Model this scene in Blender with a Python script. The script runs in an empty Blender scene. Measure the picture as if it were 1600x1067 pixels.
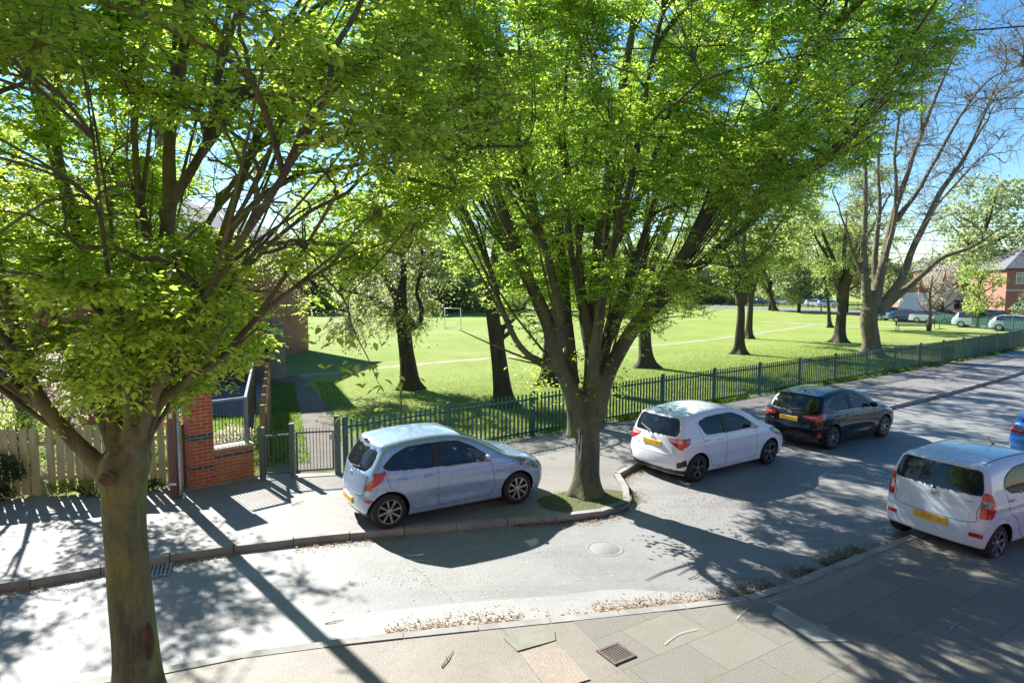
import bpy, math, random
import numpy as np
from mathutils import Vector, Matrix, noise as mnoise
R = math.radians
random.seed(7); rng = np.random.default_rng(7)

# ------------------------------------------------------------------ camera, sky, sun, exposure
S = bpy.context.scene
COL = S.collection
CAM_H, FPX, PITCH = 4.25, 1000.0, R(5.0575)
cd = bpy.data.cameras.new('camera'); cam = bpy.data.objects.new('camera', cd); COL.objects.link(cam)
cd.sensor_width = 36; cd.lens = 36 * FPX / 1600; cd.clip_start = .05; cd.clip_end = 3000
cam.location = (0, 0, CAM_H); cam.rotation_euler = (R(90) - PITCH, 0, 0); S.camera = cam
SUN_EL, SUN_AZ = R(37), math.atan2(-0.656, 0.755)          # azimuth clockwise from +Y
W = bpy.data.worlds.new('World'); S.world = W; W.use_nodes = True
nt = W.node_tree; bg = nt.nodes['Background']; sk = nt.nodes.new('ShaderNodeTexSky')
sk.sky_type = 'NISHITA'; sk.sun_disc = False; sk.sun_elevation = SUN_EL; sk.sun_rotation = SUN_AZ
sk.ozone_density = 2.6; sk.air_density = 1.0; sk.dust_density = .1
hs = nt.nodes.new('ShaderNodeHueSaturation'); hs.inputs['Saturation'].default_value = 1.3
nt.links.new(sk.outputs[0], hs.inputs['Color']); nt.links.new(hs.outputs[0], bg.inputs[0]); bg.inputs[1].default_value = .07
sl = bpy.data.lights.new('sun', 'SUN'); sl.energy = 5.0; sl.angle = R(.5); sl.color = (1, .965, .90)
so = bpy.data.objects.new('sun', sl); COL.objects.link(so)
ld = Vector((-math.sin(SUN_AZ) * math.cos(SUN_EL), -math.cos(SUN_AZ) * math.cos(SUN_EL), -math.sin(SUN_EL)))
so.rotation_euler = ld.to_track_quat('-Z', 'Y').to_euler(); so.location = (-20, 20, 30)
S.view_settings.view_transform = 'Standard'; S.view_settings.look = 'None'
S.view_settings.exposure = 1.6; S.view_settings.gamma = 1
S.cycles.max_bounces = 12; S.cycles.diffuse_bounces = 8; S.cycles.transparent_max_bounces = 8; S.cycles.use_denoising = True

CP, SP = math.cos(PITCH), math.sin(PITCH)
def ray(u, v):
    a, c = (u - 800) / FPX, -(v - 533.5) / FPX
    return (a, CP + SP * c, -SP + CP * c)
def g(u, v, z=0.0):                                        # photo pixel -> point at height z
    d = ray(u, v); t = (z - CAM_H) / d[2]
    return Vector((d[0] * t, d[1] * t, z))
def Q(u, v, Y):                                            # photo pixel -> point at world Y
    d = ray(u, v); t = Y / d[1]
    return Vector((d[0] * t, Y, CAM_H + d[2] * t))

# ------------------------------------------------------------------ materials
def newmat(name):
    m = bpy.data.materials.new(name); m.use_nodes = True
    return m, m.node_tree, m.node_tree.nodes['Principled BSDF']
def N(t, typ, **kw):
    n = t.nodes.new(typ)
    for k, v in kw.items(): setattr(n, k, v)
    return n
def L(t, a, b): t.links.new(a, b)
def setc(s, c): s.default_value = (c[0], c[1], c[2], 1)
def mixrgb(t, fac, a, b, mode='MIX'):
    m = N(t, 'ShaderNodeMix', data_type='RGBA', blend_type=mode)
    for sock, val in ((m.inputs[0], fac), (m.inputs[6], a), (m.inputs[7], b)):
        if hasattr(val, 'links'): L(t, val, sock)
        elif isinstance(val, (int, float)): sock.default_value = val
        else: setc(sock, val)
    return m.outputs[2]
def ramp(t, src, a, b, va=0., vb=1.):
    r = N(t, 'ShaderNodeMapRange'); L(t, src, r.inputs[0])
    r.inputs[1].default_value = a; r.inputs[2].default_value = b; r.inputs[3].default_value = va; r.inputs[4].default_value = vb
    return r.outputs[0]
def coords(t, world=False, scale=(1, 1, 1)):
    if world: o = N(t, 'ShaderNodeNewGeometry').outputs['Position']
    else: o = N(t, 'ShaderNodeTexCoord').outputs['Object']
    if scale != (1, 1, 1):
        m = N(t, 'ShaderNodeMapping'); m.inputs['Scale'].default_value = scale; L(t, o, m.inputs[0]); o = m.outputs[0]
    return o
def noisef(t, co, scale, detail=4, rough=.55):
    n = N(t, 'ShaderNodeTexNoise'); n.inputs['Scale'].default_value = scale
    n.inputs['Detail'].default_value = detail; n.inputs['Roughness'].default_value = rough
    if co is not None: L(t, co, n.inputs['Vector'])
    return n.outputs[0]
def addbump(t, p, src, strength=.3, dist=.01):
    b = N(t, 'ShaderNodeBump'); b.inputs['Strength'].default_value = strength; b.inputs['Distance'].default_value = dist
    L(t, src, b.inputs['Height']); L(t, b.outputs[0], p.inputs['Normal'])
def mat(name, c, c2=None, rough=.6, scale=4, bump=0, bscale=40, metal=0, coat=0, spec=.5, world=False, stretch=(1, 1, 1)):
    m, t, p = newmat(name); co = coords(t, world, stretch)
    if c2 is None: c2 = tuple(x * .8 for x in c)
    n = noisef(t, co, scale, 5, .6)
    L(t, mixrgb(t, ramp(t, n, .35, .65), c, c2), p.inputs['Base Color'])
    p.inputs['Roughness'].default_value = rough; p.inputs['Metallic'].default_value = metal
    p.inputs['Coat Weight'].default_value = coat; p.inputs['Coat Roughness'].default_value = .03
    p.inputs['Specular IOR Level'].default_value = spec
    if bump: addbump(t, p, noisef(t, co, bscale, 4), bump, .01)
    return m
def paint(name, c, metal=0.0, ior=1.5):
    m, t, p = newmat(name); co = coords(t); p.inputs['Specular IOR Level'].default_value = .25
    n = noisef(t, co, 2.5, 5)
    L(t, mixrgb(t, ramp(t, n, .3, .7), c, tuple(x * .97 for x in c)), p.inputs['Base Color'])
    r = ramp(t, noisef(t, co, 9, 5), .3, .7, .22, .34); L(t, r, p.inputs['Roughness'])
    p.inputs['Metallic'].default_value = metal; p.inputs['Coat Weight'].default_value = 1; p.inputs['Coat Roughness'].default_value = .03; p.inputs['Coat IOR'].default_value = ior
    return m
def brickmat(name, c1=(.42, .105, .05), c2=(.30, .07, .035), mortar=(.5, .42, .32), bands=(), bc=(.07, .075, .09), sx=1.0):
    m, t, p = newmat(name); co = coords(t)
    s = N(t, 'ShaderNodeSeparateXYZ'); L(t, co, s.inputs[0])
    ad = N(t, 'ShaderNodeMath', operation='ADD'); L(t, s.outputs[0], ad.inputs[0]); L(t, s.outputs[1], ad.inputs[1])
    cb = N(t, 'ShaderNodeCombineXYZ'); L(t, ad.outputs[0], cb.inputs[0]); L(t, s.outputs[2], cb.inputs[1])
    b = N(t, 'ShaderNodeTexBrick'); L(t, cb.outputs[0], b.inputs['Vector'])
    b.inputs['Scale'].default_value = 1; b.inputs['Brick Width'].default_value = .225 * sx; b.inputs['Row Height'].default_value = .075
    b.inputs['Mortar Size'].default_value = .006; b.inputs['Mortar Smooth'].default_value = .2; b.inputs['Bias'].default_value = -.1
    setc(b.inputs['Color1'], c1); setc(b.inputs['Color2'], c2); setc(b.inputs['Mortar'], mortar)
    col = mixrgb(t, ramp(t, noisef(t, co, 3, 6, .7), .35, .75, 0, .55), b.outputs[0], tuple(x * .6 for x in c2))
    for z0, z1 in bands:
        a = N(t, 'ShaderNodeMath', operation='GREATER_THAN'); L(t, s.outputs[2], a.inputs[0]); a.inputs[1].default_value = z0
        d = N(t, 'ShaderNodeMath', operation='LESS_THAN'); L(t, s.outputs[2], d.inputs[0]); d.inputs[1].default_value = z1
        e = N(t, 'ShaderNodeMath', operation='MULTIPLY'); L(t, a.outputs[0], e.inputs[0]); L(t, d.outputs[0], e.inputs[1])
        f = N(t, 'ShaderNodeMath', operation='SUBTRACT'); f.inputs[0].default_value = 1; L(t, b.outputs[1], f.inputs[1])
        h = N(t, 'ShaderNodeMath', operation='MULTIPLY'); L(t, e.outputs[0], h.inputs[0]); L(t, f.outputs[0], h.inputs[1])
        col = mixrgb(t, h.outputs[0], col, bc)
    L(t, col, p.inputs['Base Color']); p.inputs['Roughness'].default_value = .85
    addbump(t, p, b.outputs[1], -.4, .008)
    return m
def leafmat(name, c1, c2, t1, t2, rough=.45, tw=.5):
    m, t, p = newmat(name)
    gi = N(t, 'ShaderNodeNewGeometry'); rn = gi.outputs['Random Per Island']
    big = noisef(t, gi.outputs['Position'], .9, 2)
    f = N(t, 'ShaderNodeMath', operation='ADD'); L(t, rn, f.inputs[0]); L(t, ramp(t, big, .3, .7, -.35, .35), f.inputs[1])
    f.use_clamp = True
    L(t, mixrgb(t, f.outputs[0], c1, c2), p.inputs['Base Color'])
    p.inputs['Roughness'].default_value = rough; p.inputs['Specular IOR Level'].default_value = .35
    tr = N(t, 'ShaderNodeBsdfTranslucent'); L(t, mixrgb(t, f.outputs[0], t1, t2), tr.inputs[0])
    mx = N(t, 'ShaderNodeMixShader'); mx.inputs[0].default_value = tw
    L(t, p.outputs[0], mx.inputs[1]); L(t, tr.outputs[0], mx.inputs[2])
    L(t, mx.outputs[0], t.nodes['Material Output'].inputs[0])
    return m
def barkmat(name, c1, c2, c3, sc=1.0, depth=.02):
    m, t, p = newmat(name); co = coords(t, False, (1, 1, .22))
    n = noisef(t, co, 7 * sc, 8, .72); n2 = noisef(t, coords(t), 1.6, 4, .6); n3 = noisef(t, co, 30 * sc, 4, .7)
    a = mixrgb(t, ramp(t, n, .42, .58), c1, c2)
    a = mixrgb(t, ramp(t, n2, .45, .6, 0, .8), a, c3)
    a = mixrgb(t, ramp(t, noisef(t, coords(t), 22, 3, .8), .6, .72, 0, .55), a, (.26, .28, .22))
    a = mixrgb(t, ramp(t, n3, .5, .75, 0, .6), a, tuple(x * .45 for x in c1))
    L(t, a, p.inputs['Base Color']); p.inputs['Roughness'].default_value = .88; p.inputs['Specular IOR Level'].default_value = .2
    ad = N(t, 'ShaderNodeMath', operation='ADD'); L(t, n, ad.inputs[0]); L(t, n3, ad.inputs[1])
    addbump(t, p, ad.outputs[0], 1.0, depth)
    return m

# ------------------------------------------------------------------ object helpers
def link(o, parent=None):
    COL.objects.link(o)
    if parent is not None: o.parent = parent
    return o
def tag(o, label=None, cat=None, group=None, kind=None):
    for k, v in (('label', label), ('category', cat), ('group', group), ('kind', kind)):
        if v: o[k] = v
    return o
def empty(name, loc=(0, 0, 0), rz=0, label=None, cat=None, group=None):
    o = bpy.data.objects.new(name, None); o.empty_display_size = .2; COL.objects.link(o)
    o.location = loc; o.rotation_euler = (0, 0, rz)
    return tag(o, label, cat, group)
def npmesh(name, V, F, mats, parent=None, smooth=False, fm=None):
    """V (n,3) array, F list/array of faces (all same length array, or list of tuples)"""
    me = bpy.data.meshes.new(name)
    V = np.asarray(V, dtype=np.float32)
    if isinstance(F, np.ndarray):
        k = F.shape[1]; nf = len(F)
        me.vertices.add(len(V)); me.vertices.foreach_set('co', V.ravel())
        me.loops.add(nf * k); me.loops.foreach_set('vertex_index', F.astype(np.int32).ravel())
        me.polygons.add(nf); me.polygons.foreach_set('loop_start', np.arange(0, nf * k, k, dtype=np.int32))
        me.polygons.foreach_set('loop_total', np.full(nf, k, dtype=np.int32))
        me.update(calc_edges=True)
    else:
        me.from_pydata(V.tolist(), [], F); me.update()
    if smooth: me.polygons.foreach_set('use_smooth', np.ones(len(me.polygons), dtype=bool))
    for m in (mats if isinstance(mats, (list, tuple)) else [mats]): me.materials.append(m)
    if fm is not None: me.polygons.foreach_set('material_index', np.asarray(fm, dtype=np.int32))
    me.validate(clean_customdata=False)
    return link(bpy.data.objects.new(name, me), parent)
class MB:
    def __init__(s): s.v = []; s.f = []; s.m = []; s.mi = 0
    def add(s, V, F):
        o = len(s.v); s.v += [tuple(p) for p in V]; s.f += [tuple(i + o for i in f) for f in F]; s.m += [s.mi] * len(F); return s
    def box(s, x0, x1, y0, y1, z0, z1, M=None, taper=0):
        a = taper
        V = [Vector(p) for p in ((x0, y0, z0), (x1, y0, z0), (x1, y1, z0), (x0, y1, z0), (x0 + a, y0 + a, z1), (x1 - a, y0 + a, z1), (x1 - a, y1 - a, z1), (x0 + a, y1 - a, z1))]
        if M is not None: V = [M @ p for p in V]
        return s.add(V, [(0, 3, 2, 1), (4, 5, 6, 7), (0, 1, 5, 4), (1, 2, 6, 5), (2, 3, 7, 6), (3, 0, 4, 7)])
    def bar(s, a, b, w, h=None):                                   # box section from a to b
        a, b = Vector(a), Vector(b); h = h or w; d = (b - a).normalized()
        up = Vector((0, 0, 1)) if abs(d.z) < .9 else Vector((0, 1, 0))
        x = d.cross(up).normalized() * w / 2; y = x.cross(d).normalized() * h / 2
        V = [a - x - y, a + x - y, a + x + y, a - x + y, b - x - y, b + x - y, b + x + y, b - x + y]
        return s.add(V, [(0, 3, 2, 1), (4, 5, 6, 7), (0, 1, 5, 4), (1, 2, 6, 5), (2, 3, 7, 6), (3, 0, 4, 7)])
    def tube(s, pts, r, n=8, cap=True):
        pts = [Vector(p) for p in pts]; rs = r if isinstance(r, (list, tuple)) else [r] * len(pts)
        V = []; F = []; px = None
        for i, p in enumerate(pts):
            d = (pts[min(i + 1, len(pts) - 1)] - pts[max(i - 1, 0)]).normalized()
            if px is None: px = d.orthogonal().normalized()
            px = (px - d * px.dot(d)).normalized(); py = d.cross(px)
            for k in range(n):
                a = 2 * math.pi * k / n; V.append(p + (px * math.cos(a) + py * math.sin(a)) * rs[i])
        for i in range(len(pts) - 1):
            for k in range(n):
                a, b = i * n + k, i * n + (k + 1) % n; F.append((a, b, b + n, a + n))
        if cap: F.append(tuple(range(n - 1, -1, -1))); F.append(tuple(range((len(pts) - 1) * n, len(pts) * n)))
        return s.add(V, F)
    def lathe(s, prof, n=24, M=None, axis='z'):
        V = []; F = []; k = len(prof)
        for i in range(n):
            a = 2 * math.pi * i / n
            for r, z in prof:
                p = Vector((r * math.cos(a), r * math.sin(a), z)) if axis == 'z' else Vector((r * math.cos(a), z, r * math.sin(a)))
                V.append(M @ p if M is not None else p)
        for i in range(n):
            j = (i + 1) % n
            for q in range(k - 1): F.append((i * k + q, j * k + q, j * k + q + 1, i * k + q + 1))
        return s.add(V, F)
    def prism(s, poly, z0, z1):                                     # closed polygon in XY
        n = len(poly); V = [(p[0], p[1], z0) for p in poly] + [(p[0], p[1], z1) for p in poly]
        F = [tuple(range(n - 1, -1, -1)), tuple(range(n, 2 * n))] + [(i, (i + 1) % n, (i + 1) % n + n, i + n) for i in range(n)]
        return s.add(V, F)
    def build(s, name, mats, parent=None, smooth=False, bevel=0):
        o = npmesh(name, np.array([tuple(p) for p in s.v]), s.f, mats, parent, smooth, s.m if isinstance(mats, (list, tuple)) else None)
        if bevel:
            b = o.modifiers.new('bevel', 'BEVEL'); b.width = bevel; b.segments = 2; b.limit_method = 'ANGLE'
        return o
def smooth_angle(o, deg=35):
    me = o.data
    me.polygons.foreach_set('use_smooth', np.ones(len(me.polygons), dtype=bool))
    try: me.set_sharp_from_angle(angle=R(deg))
    except Exception: pass
    return o
def copy_tree(o, parent=None):
    c = o.copy(); COL.objects.link(c); c.parent = parent
    for ch in list(o.children): copy_tree(ch, c)
    return c
def spline(pts, n):
    """Catmull-Rom through pts, n points per span"""
    P = [Vector(p) for p in pts]; out = []
    for i in range(len(P) - 1):
        p0, p1, p2, p3 = P[max(i - 1, 0)], P[i], P[i + 1], P[min(i + 2, len(P) - 1)]
        for k in range(n):
            t = k / n
            out.append(.5 * ((2 * p1) + (p2 - p0) * t + (2 * p0 - 5 * p1 + 4 * p2 - p3) * t * t + (3 * p1 - p0 - 3 * p2 + p3) * t ** 3))
    out.append(P[-1]); return out

# ------------------------------------------------------------------ shared materials
def asphalt(name, c1, c2, c3, sc=1.0, cracks=True):
    m, t, p = newmat(name); co = coords(t, True)
    n1 = noisef(t, co, .6 * sc, 5, .6); n2 = noisef(t, co, 60, 3, .7); n3 = noisef(t, co, 4 * sc, 6, .7)
    a = mixrgb(t, ramp(t, n1, .38, .62), c1, c2)
    a = mixrgb(t, ramp(t, n3, .48, .72, 0, .65), a, c3)
    a = mixrgb(t, ramp(t, noisef(t, coords(t, True, (.25, 1, 1)), 1.1, 4, .7), .52, .6, 0, .45), a, tuple(x * .8 for x in c2))
    a = mixrgb(t, ramp(t, noisef(t, co, 24, 3, .8), .58, .7, 0, .5), a, tuple(x * .6 for x in c2))
    v = N(t, 'ShaderNodeTexVoronoi'); v.inputs['Scale'].default_value = 75; L(t, co, v.inputs['Vector'])
    a = mixrgb(t, ramp(t, v.outputs[0], .1, .55, .45, 0), a, tuple(x * 2.0 for x in c1))
    a = mixrgb(t, ramp(t, n2, .5, .75, 0, .6), a, tuple(x * .4 for x in c1))
    if cracks:
        w = N(t, 'ShaderNodeTexVoronoi', feature='DISTANCE_TO_EDGE'); w.inputs['Scale'].default_value = .16
        ds = mixrgb(t, .25, co, N_noise_col(t, co, 1.5))
        L(t, ds, w.inputs['Vector'])
        a = mixrgb(t, ramp(t, w.outputs[0], .0006, .003, .35, 0), a, tuple(x * .35 for x in c1))
    L(t, a, p.inputs['Base Color']); p.inputs['Roughness'].default_value = .62; p.inputs['Specular IOR Level'].default_value = .5
    addbump(t, p, n2, .9, .008)
    return m
M_road2_ = None
def N_noise_col(t, co, sc):
    n = N(t, 'ShaderNodeTexNoise'); n.inputs['Scale'].default_value = sc; n.inputs['Detail'].default_value = 5; L(t, co, n.inputs['Vector'])
    return n.outputs[1]
M_road = asphalt('road_asphalt', (.215, .213, .206), (.17, .168, .162), (.25, .247, .237))
M_pave = asphalt('pavement_tarmac', (.20, .185, .168), (.165, .152, .138), (.24, .22, .195), 1.6)
M_nearp = asphalt('near_tarmac', (.185, .165, .137), (.225, .20, .165), (.135, .122, .098), 2.0)
M_kerb = mat('kerb_concrete', (.29, .285, .265), (.20, .195, .18), .85, 3, .4, 60, world=True)
M_bark1 = barkmat('hornbeam_bark', (.145, .16, .09), (.085, .09, .065), (.19, .22, .065), 1.0)
M_bark2 = barkmat('hornbeam_bark_dark', (.115, .12, .08), (.07, .073, .058), (.13, .15, .065), .8)
M_bark3 = barkmat('park_bark', (.085, .07, .05), (.05, .04, .03), (.07, .07, .03), .7, .05)
M_barkpale = barkmat('pale_bark', (.20, .165, .12), (.13, .11, .075), (.17, .16, .08), .5, .06)
M_leaf1 = leafmat('hornbeam_leaf', (.15, .26, .03), (.28, .40, .05), (.50, .75, .05), (.74, .89, .15), tw=.6)
M_leaf2 = leafmat('hornbeam_leaf_green', (.12, .23, .03), (.23, .35, .045), (.43, .70, .05), (.68, .86, .13), tw=.6)
M_leafy = leafmat('spring_leaf', (.16, .23, .05), (.24, .30, .08), (.45, .60, .12), (.60, .70, .22), tw=.5)
M_leaff = leafmat('hazy_far_leaf', (.19, .24, .10), (.26, .30, .14), (.40, .50, .18), (.52, .58, .28), tw=.5)  # distance haze put into the colour as paler, greyer greens
M_leafd = leafmat('dark_shrub_leaf', (.02, .05, .012), (.05, .09, .02), (.05, .12, .02), (.12, .22, .03), tw=.35)
M_bloss = leafmat('blossom', (.55, .42, .40), (.6, .55, .45), (.65, .5, .48), (.6, .62, .4), rough=.7, tw=.45)
M_grassb = leafmat('grass_blade', (.05, .12, .015), (.11, .19, .025), (.17, .33, .02), (.30, .46, .04), tw=.45)
M_litter = leafmat('leaf_litter', (.26, .15, .075), (.44, .33, .20), (.25, .14, .06), (.4, .28, .15), rough=.85, tw=.12)
M_stone = mat('cap_stone', (.52, .48, .40), (.40, .36, .29), .8, 6, .3, 30)
M_white = mat('white_upvc', (.78, .79, .80), (.72, .73, .74), .4, 2)
M_glassd = mat('window_glass', (.035, .045, .055), (.02, .03, .04), .06, 1.2, spec=.9)
M_roof = mat('slate_roof', (.15, .145, .16), (.10, .10, .115), .75, 3, .5, 12)
M_green = mat('green_railing_paint', (.007, .095, .062), (.012, .065, .046), .42, 8)
M_gategrey = mat('weathered_gate_paint', (.06, .12, .115), (.10, .14, .13), .5, 14)
M_black = mat('black_plastic', (.012, .012, .013), (.02, .02, .02), .5, 20)
M_steel = mat('galvanised_steel', (.42, .46, .5), (.3, .33, .36), .4, 10, metal=.7)

# ------------------------------------------------------------------ ground, road, pavements, lawn
def sheet(name, poly, z, m, kind='structure'):
    o = npmesh(name, np.array([(p[0], p[1], z) for p in poly]), [tuple(range(len(poly)))], m)
    return tag(o, kind=kind)
M_soil = mat('ground_soil', (.12, .10, .06), (.08, .10, .03), .95, .8, .4, 20, world=True)
sheet('ground', [(-900, -300), (900, -300), (900, 1400), (-900, 1400)], -.06, M_soil)

# fence foot line (park railing), measured along the pavement edge
fence_px = [(543, 736), (640, 716), (733, 701), (816, 688), (891, 675), (979, 655), (1065, 636), (1146, 621), (1222, 609), (1287, 601), (1345, 591), (1397, 583), (1444, 574), (1485, 566), (1524, 558), (1559, 551), (1592, 545)]
raw = [g(u, v, .1) for u, v in fence_px]
fy = np.poly1d(np.polyfit([p.x for p in raw], [p.y for p in raw], 3))
def fence_pt(x): return Vector((x, float(fy(x)), .1))
FX0 = raw[0].x; xs = [FX0]
while xs[-1] < 44:
    x = xs[-1]; s = math.hypot(1, float(fy(x + .1) - fy(x)) / .1); xs.append(x + 2.75 / s)
fence_posts = [fence_pt(x) for x in xs]
FEND = fence_posts[-1]

# far side kerb line (edge nearest the road)
kf = [(-22, 3.1), (-14, 6.0), (-7.11, 8.55), (-6.29, 8.95), (-5.53, 9.36), (-4.39, 9.87), (-2.58, 10.41), (0, 11.0), (1.2, 11.25), (1.95, 11.6), (2.33, 12.1), (2.43, 12.7), (2.36, 13.3), (2.42, 13.9), (2.95, 14.6), (4.3, 15.65), (7.5, 17.9), (12.37, 21.2), (20.92, 27.6), (34, 38.2), (60, 59)]
nk = [(-22, 1.2), (-12, 4.4), (-6, 6.05), (-3.82, 6.62), (-2.95, 6.97), (-1.16, 7.37), (.81, 7.75), (2.2, 8.03), (3.28, 8.3), (3.73, 8.55), (6.29, 10.15), (6.9, 10.5), (9, 11.8), (14, 15.4), (24, 23.4), (36, 33.5), (64, 56)]
kfs = [p.xy for p in spline([(x, y, 0) for x, y in kf], 5)]
nks = [p.xy for p in spline([(x, y, 0) for x, y in nk], 5)]
road_poly = [(p.x, p.y) for p in nks] + [(p.x, p.y) for p in reversed(kfs)]
sheet('road', road_poly, 0.0, M_road)
def offset(line, d):
    out = []
    for i, p in enumerate(line):
        a = line[max(i - 1, 0)]; b = line[min(i + 1, len(line) - 1)]
        t = (Vector(b) - Vector(a)).normalized(); out.append(Vector((p[0] - t.y * d, p[1] + t.x * d)))
    return out
def strip(name, A, B, z, m, skirt=None, kind='structure'):
    V = []; F = []
    n = len(A)
    for a, b in zip(A, B): V += [(a[0], a[1], z), (b[0], b[1], z)]
    for i in range(n - 1): F.append((2 * i, 2 * i + 2, 2 * i + 3, 2 * i + 1))
    if skirt is not None:
        for W_ in (A, B):
            k = len(V)
            for a in W_: V += [(a[0], a[1], z), (a[0], a[1], skirt)]
            for i in range(n - 1): F.append((k + 2 * i, k + 2 * i + 1, k + 2 * i + 3, k + 2 * i + 2))
    o = npmesh(name, np.array(V), F, m); return tag(o, kind=kind)
# kerb stones as individual blocks in one strip per side (pattern)
def kerb(name, line, side, w=.14, z=.112):
    mb = MB(); seg = []
    L_ = [Vector(p) for p in line]; acc = 0; pts = [L_[0]]
    for a, b in zip(L_, L_[1:]):
        d = (b - a).length
        while acc + d >= .9:
            t = (.9 - acc) / d; a = a + (b - a) * t; pts.append(a); d = (b - a).length; acc = 0
        acc += d
    for a, b in zip(pts, pts[1:]):
        t = (b - a).normalized(); nrm = Vector((-t.y, t.x)) * side
        g_ = .006; a2 = a + t * g_; b2 = b - t * g_; j = random.uniform(-.006, .006)
        P4 = [a2, b2, b2 + nrm * w, a2 + nrm * w]
        zz = z + j
        V = [(p.x, p.y, -.05) for p in P4] + [(p.x + nrm.x * .012 * (i < 2), p.y + nrm.y * .012 * (i < 2), zz) for i, p in enumerate(P4)]
        mb.add(V, [(4, 5, 6, 7), (0, 1, 5, 4), (1, 2, 6, 5), (2, 3, 7, 6), (3, 0, 4, 7)])
    return tag(mb.build(name, M_kerb), kind='structure')
kerb('kerb', kfs, 1); kerb('kerb', nks, -1)
kin = offset(kfs, .13); nin = offset(nks, -.13)
# far pavement: from kerb to fence line and garden fronts
left_front = [(-30, 4.8), (-17, 9.8), (-13, 11.2), (-9.3, 12.26), (-6.75, 12.88), (-5.62, 13.66), (-5.3, 13.8), (FX0, fence_posts[0].y)]
fl = [(p.x, p.y) for p in fence_posts] + [(60, 62.5)]
far_pave = [(p.x, p.y) for p in kin] + list(reversed(left_front + fl))
sheet('pavement', far_pave, .1, M_pave)
# near pavement: tarmac, with slabs to the right
near_poly = [(p.x, p.y) for p in nin] + [(70, 40), (70, -25), (-30, -25)]
sheet('pavement', near_poly, .1, M_nearp)

# park lawn
def lawnmat():
    m, t, p = newmat('lawn_grass'); co = coords(t, True)
    n1 = noisef(t, co, .35, 5, .6); n2 = noisef(t, co, 9, 5, .75); n3 = noisef(t, coords(t, True, (1, 3, 1)), 1.6, 5, .7)
    a = mixrgb(t, ramp(t, n1, .35, .65), (.20, .285, .05), (.26, .33, .065))
    a = mixrgb(t, ramp(t, n2, .42, .7, 0, .65), a, (.11, .17, .03))
    a = mixrgb(t, ramp(t, n3, .52, .72, 0, .5), a, (.28, .32, .07))
    a = mixrgb(t, ramp(t, noisef(t, co, .12, 4, .6), .45, .65, 0, .45), a, (.32, .36, .12))
    # brown noise patches, strongest close to the railing
    s = N(t, 'ShaderNodeSeparateXYZ'); L(t, co, s.inputs[0])
    y = N(t, 'ShaderNodeMath', operation='MULTIPLY_ADD'); L(t, s.outputs[0], y.inputs[0]); y.inputs[1].default_value = -.72; L(t, s.outputs[1], y.inputs[2])
    near = ramp(t, y.outputs[0], 19, 30, 1, .12)
    w = N(t, 'ShaderNodeMath', operation='MULTIPLY'); L(t, near, w.inputs[0]); L(t, ramp(t, noisef(t, co, 2.2, 6, .7), .42, .58), w.inputs[1])
    a = mixrgb(t, w.outputs[0], a, (.17, .13, .085))
    L(t, a, p.inputs['Base Color']); p.inputs['Roughness'].default_value = .9; p.inputs['Specular IOR Level'].default_value = .15
    addbump(t, p, noisef(t, co, 14, 5, .8), 1.0, .06)
    return m
M_lawn = lawnmat()
lawn_poly = [(-400, -60), (-60, -6), (-30, 4.8), (-17, 9.8), (-13, 11.2), (-9.3, 12.26), (-6.75, 12.88), (-5.62, 13.66), (-5.3, 13.8), (FX0, fence_posts[0].y)] + [(p.x, p.y) for p in fence_posts[1:]] + [(60, 62.5), (400, 340), (400, 900), (-400, 900)]
sheet('lawn', lawn_poly, .1, M_lawn)

M_dirt = mat('trodden_dirt', (.32, .29, .20), (.22, .22, .12), .95, 1.5, .4, 25, world=True)
M_dirt2 = mat('park_path_grit', (.145, .125, .10), (.10, .088, .07), .95, 2.2, .5, 30, world=True)
def path(name, pts, w, m, z=.104, jag=.15):
    c = [p.xy for p in spline([(x, y, 0) for x, y in pts], 14)]
    ws = [w * (1 + jag * mnoise.noise(Vector((p[0] * .7, p[1] * .7, 3)))) for p in c]
    A = []; B = []
    for i, p in enumerate(c):
        a = c[max(i - 1, 0)]; b = c[min(i + 1, len(c) - 1)]; t = (b - a).normalized(); nn = Vector((-t.y, t.x))
        j = mnoise.noise(Vector((p[0] * 1.3, p[1] * 1.3, 9))) * jag * w * .6; j2 = mnoise.noise(Vector((p[0] * 1.1, p[1] * 1.4, 29))) * jag * w * .6
        A.append(p + nn * (ws[i] / 2 + j)); B.append(p - nn * (ws[i] / 2 + j2))
    return strip(name, A, B, z, m)
path('path', [(-4.35, 14.0), (-4.9, 16.5), (-6.3, 20), (-8.2, 24), (-9.7, 27.2), (-10.6, 28.8)], 1.5, M_dirt2, .108, .35)
path('path', [(-10.9, 28.2), (-9, 29.7), (-5, 33.3), (0, 37), (8.5, 42.7), (18, 51.5), (31, 66)], .75, M_dirt, .104, .5)
path('path', [(28, 72), (34, 66), (40, 61.5), (48, 55.5), (60, 47)], 1.7, M_dirt, .110, .1)
# far street beyond the park
strip('road', [(24, 132), (46, 98), (53, 76), (60, 63), (70, 56)], [(34, 138), (58, 104), (66, 80), (74, 70), (84, 66)], .112, asphalt('far_road', (.16, .15, .15), (.2, .19, .18), (.14, .13, .13), 1, False))

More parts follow.
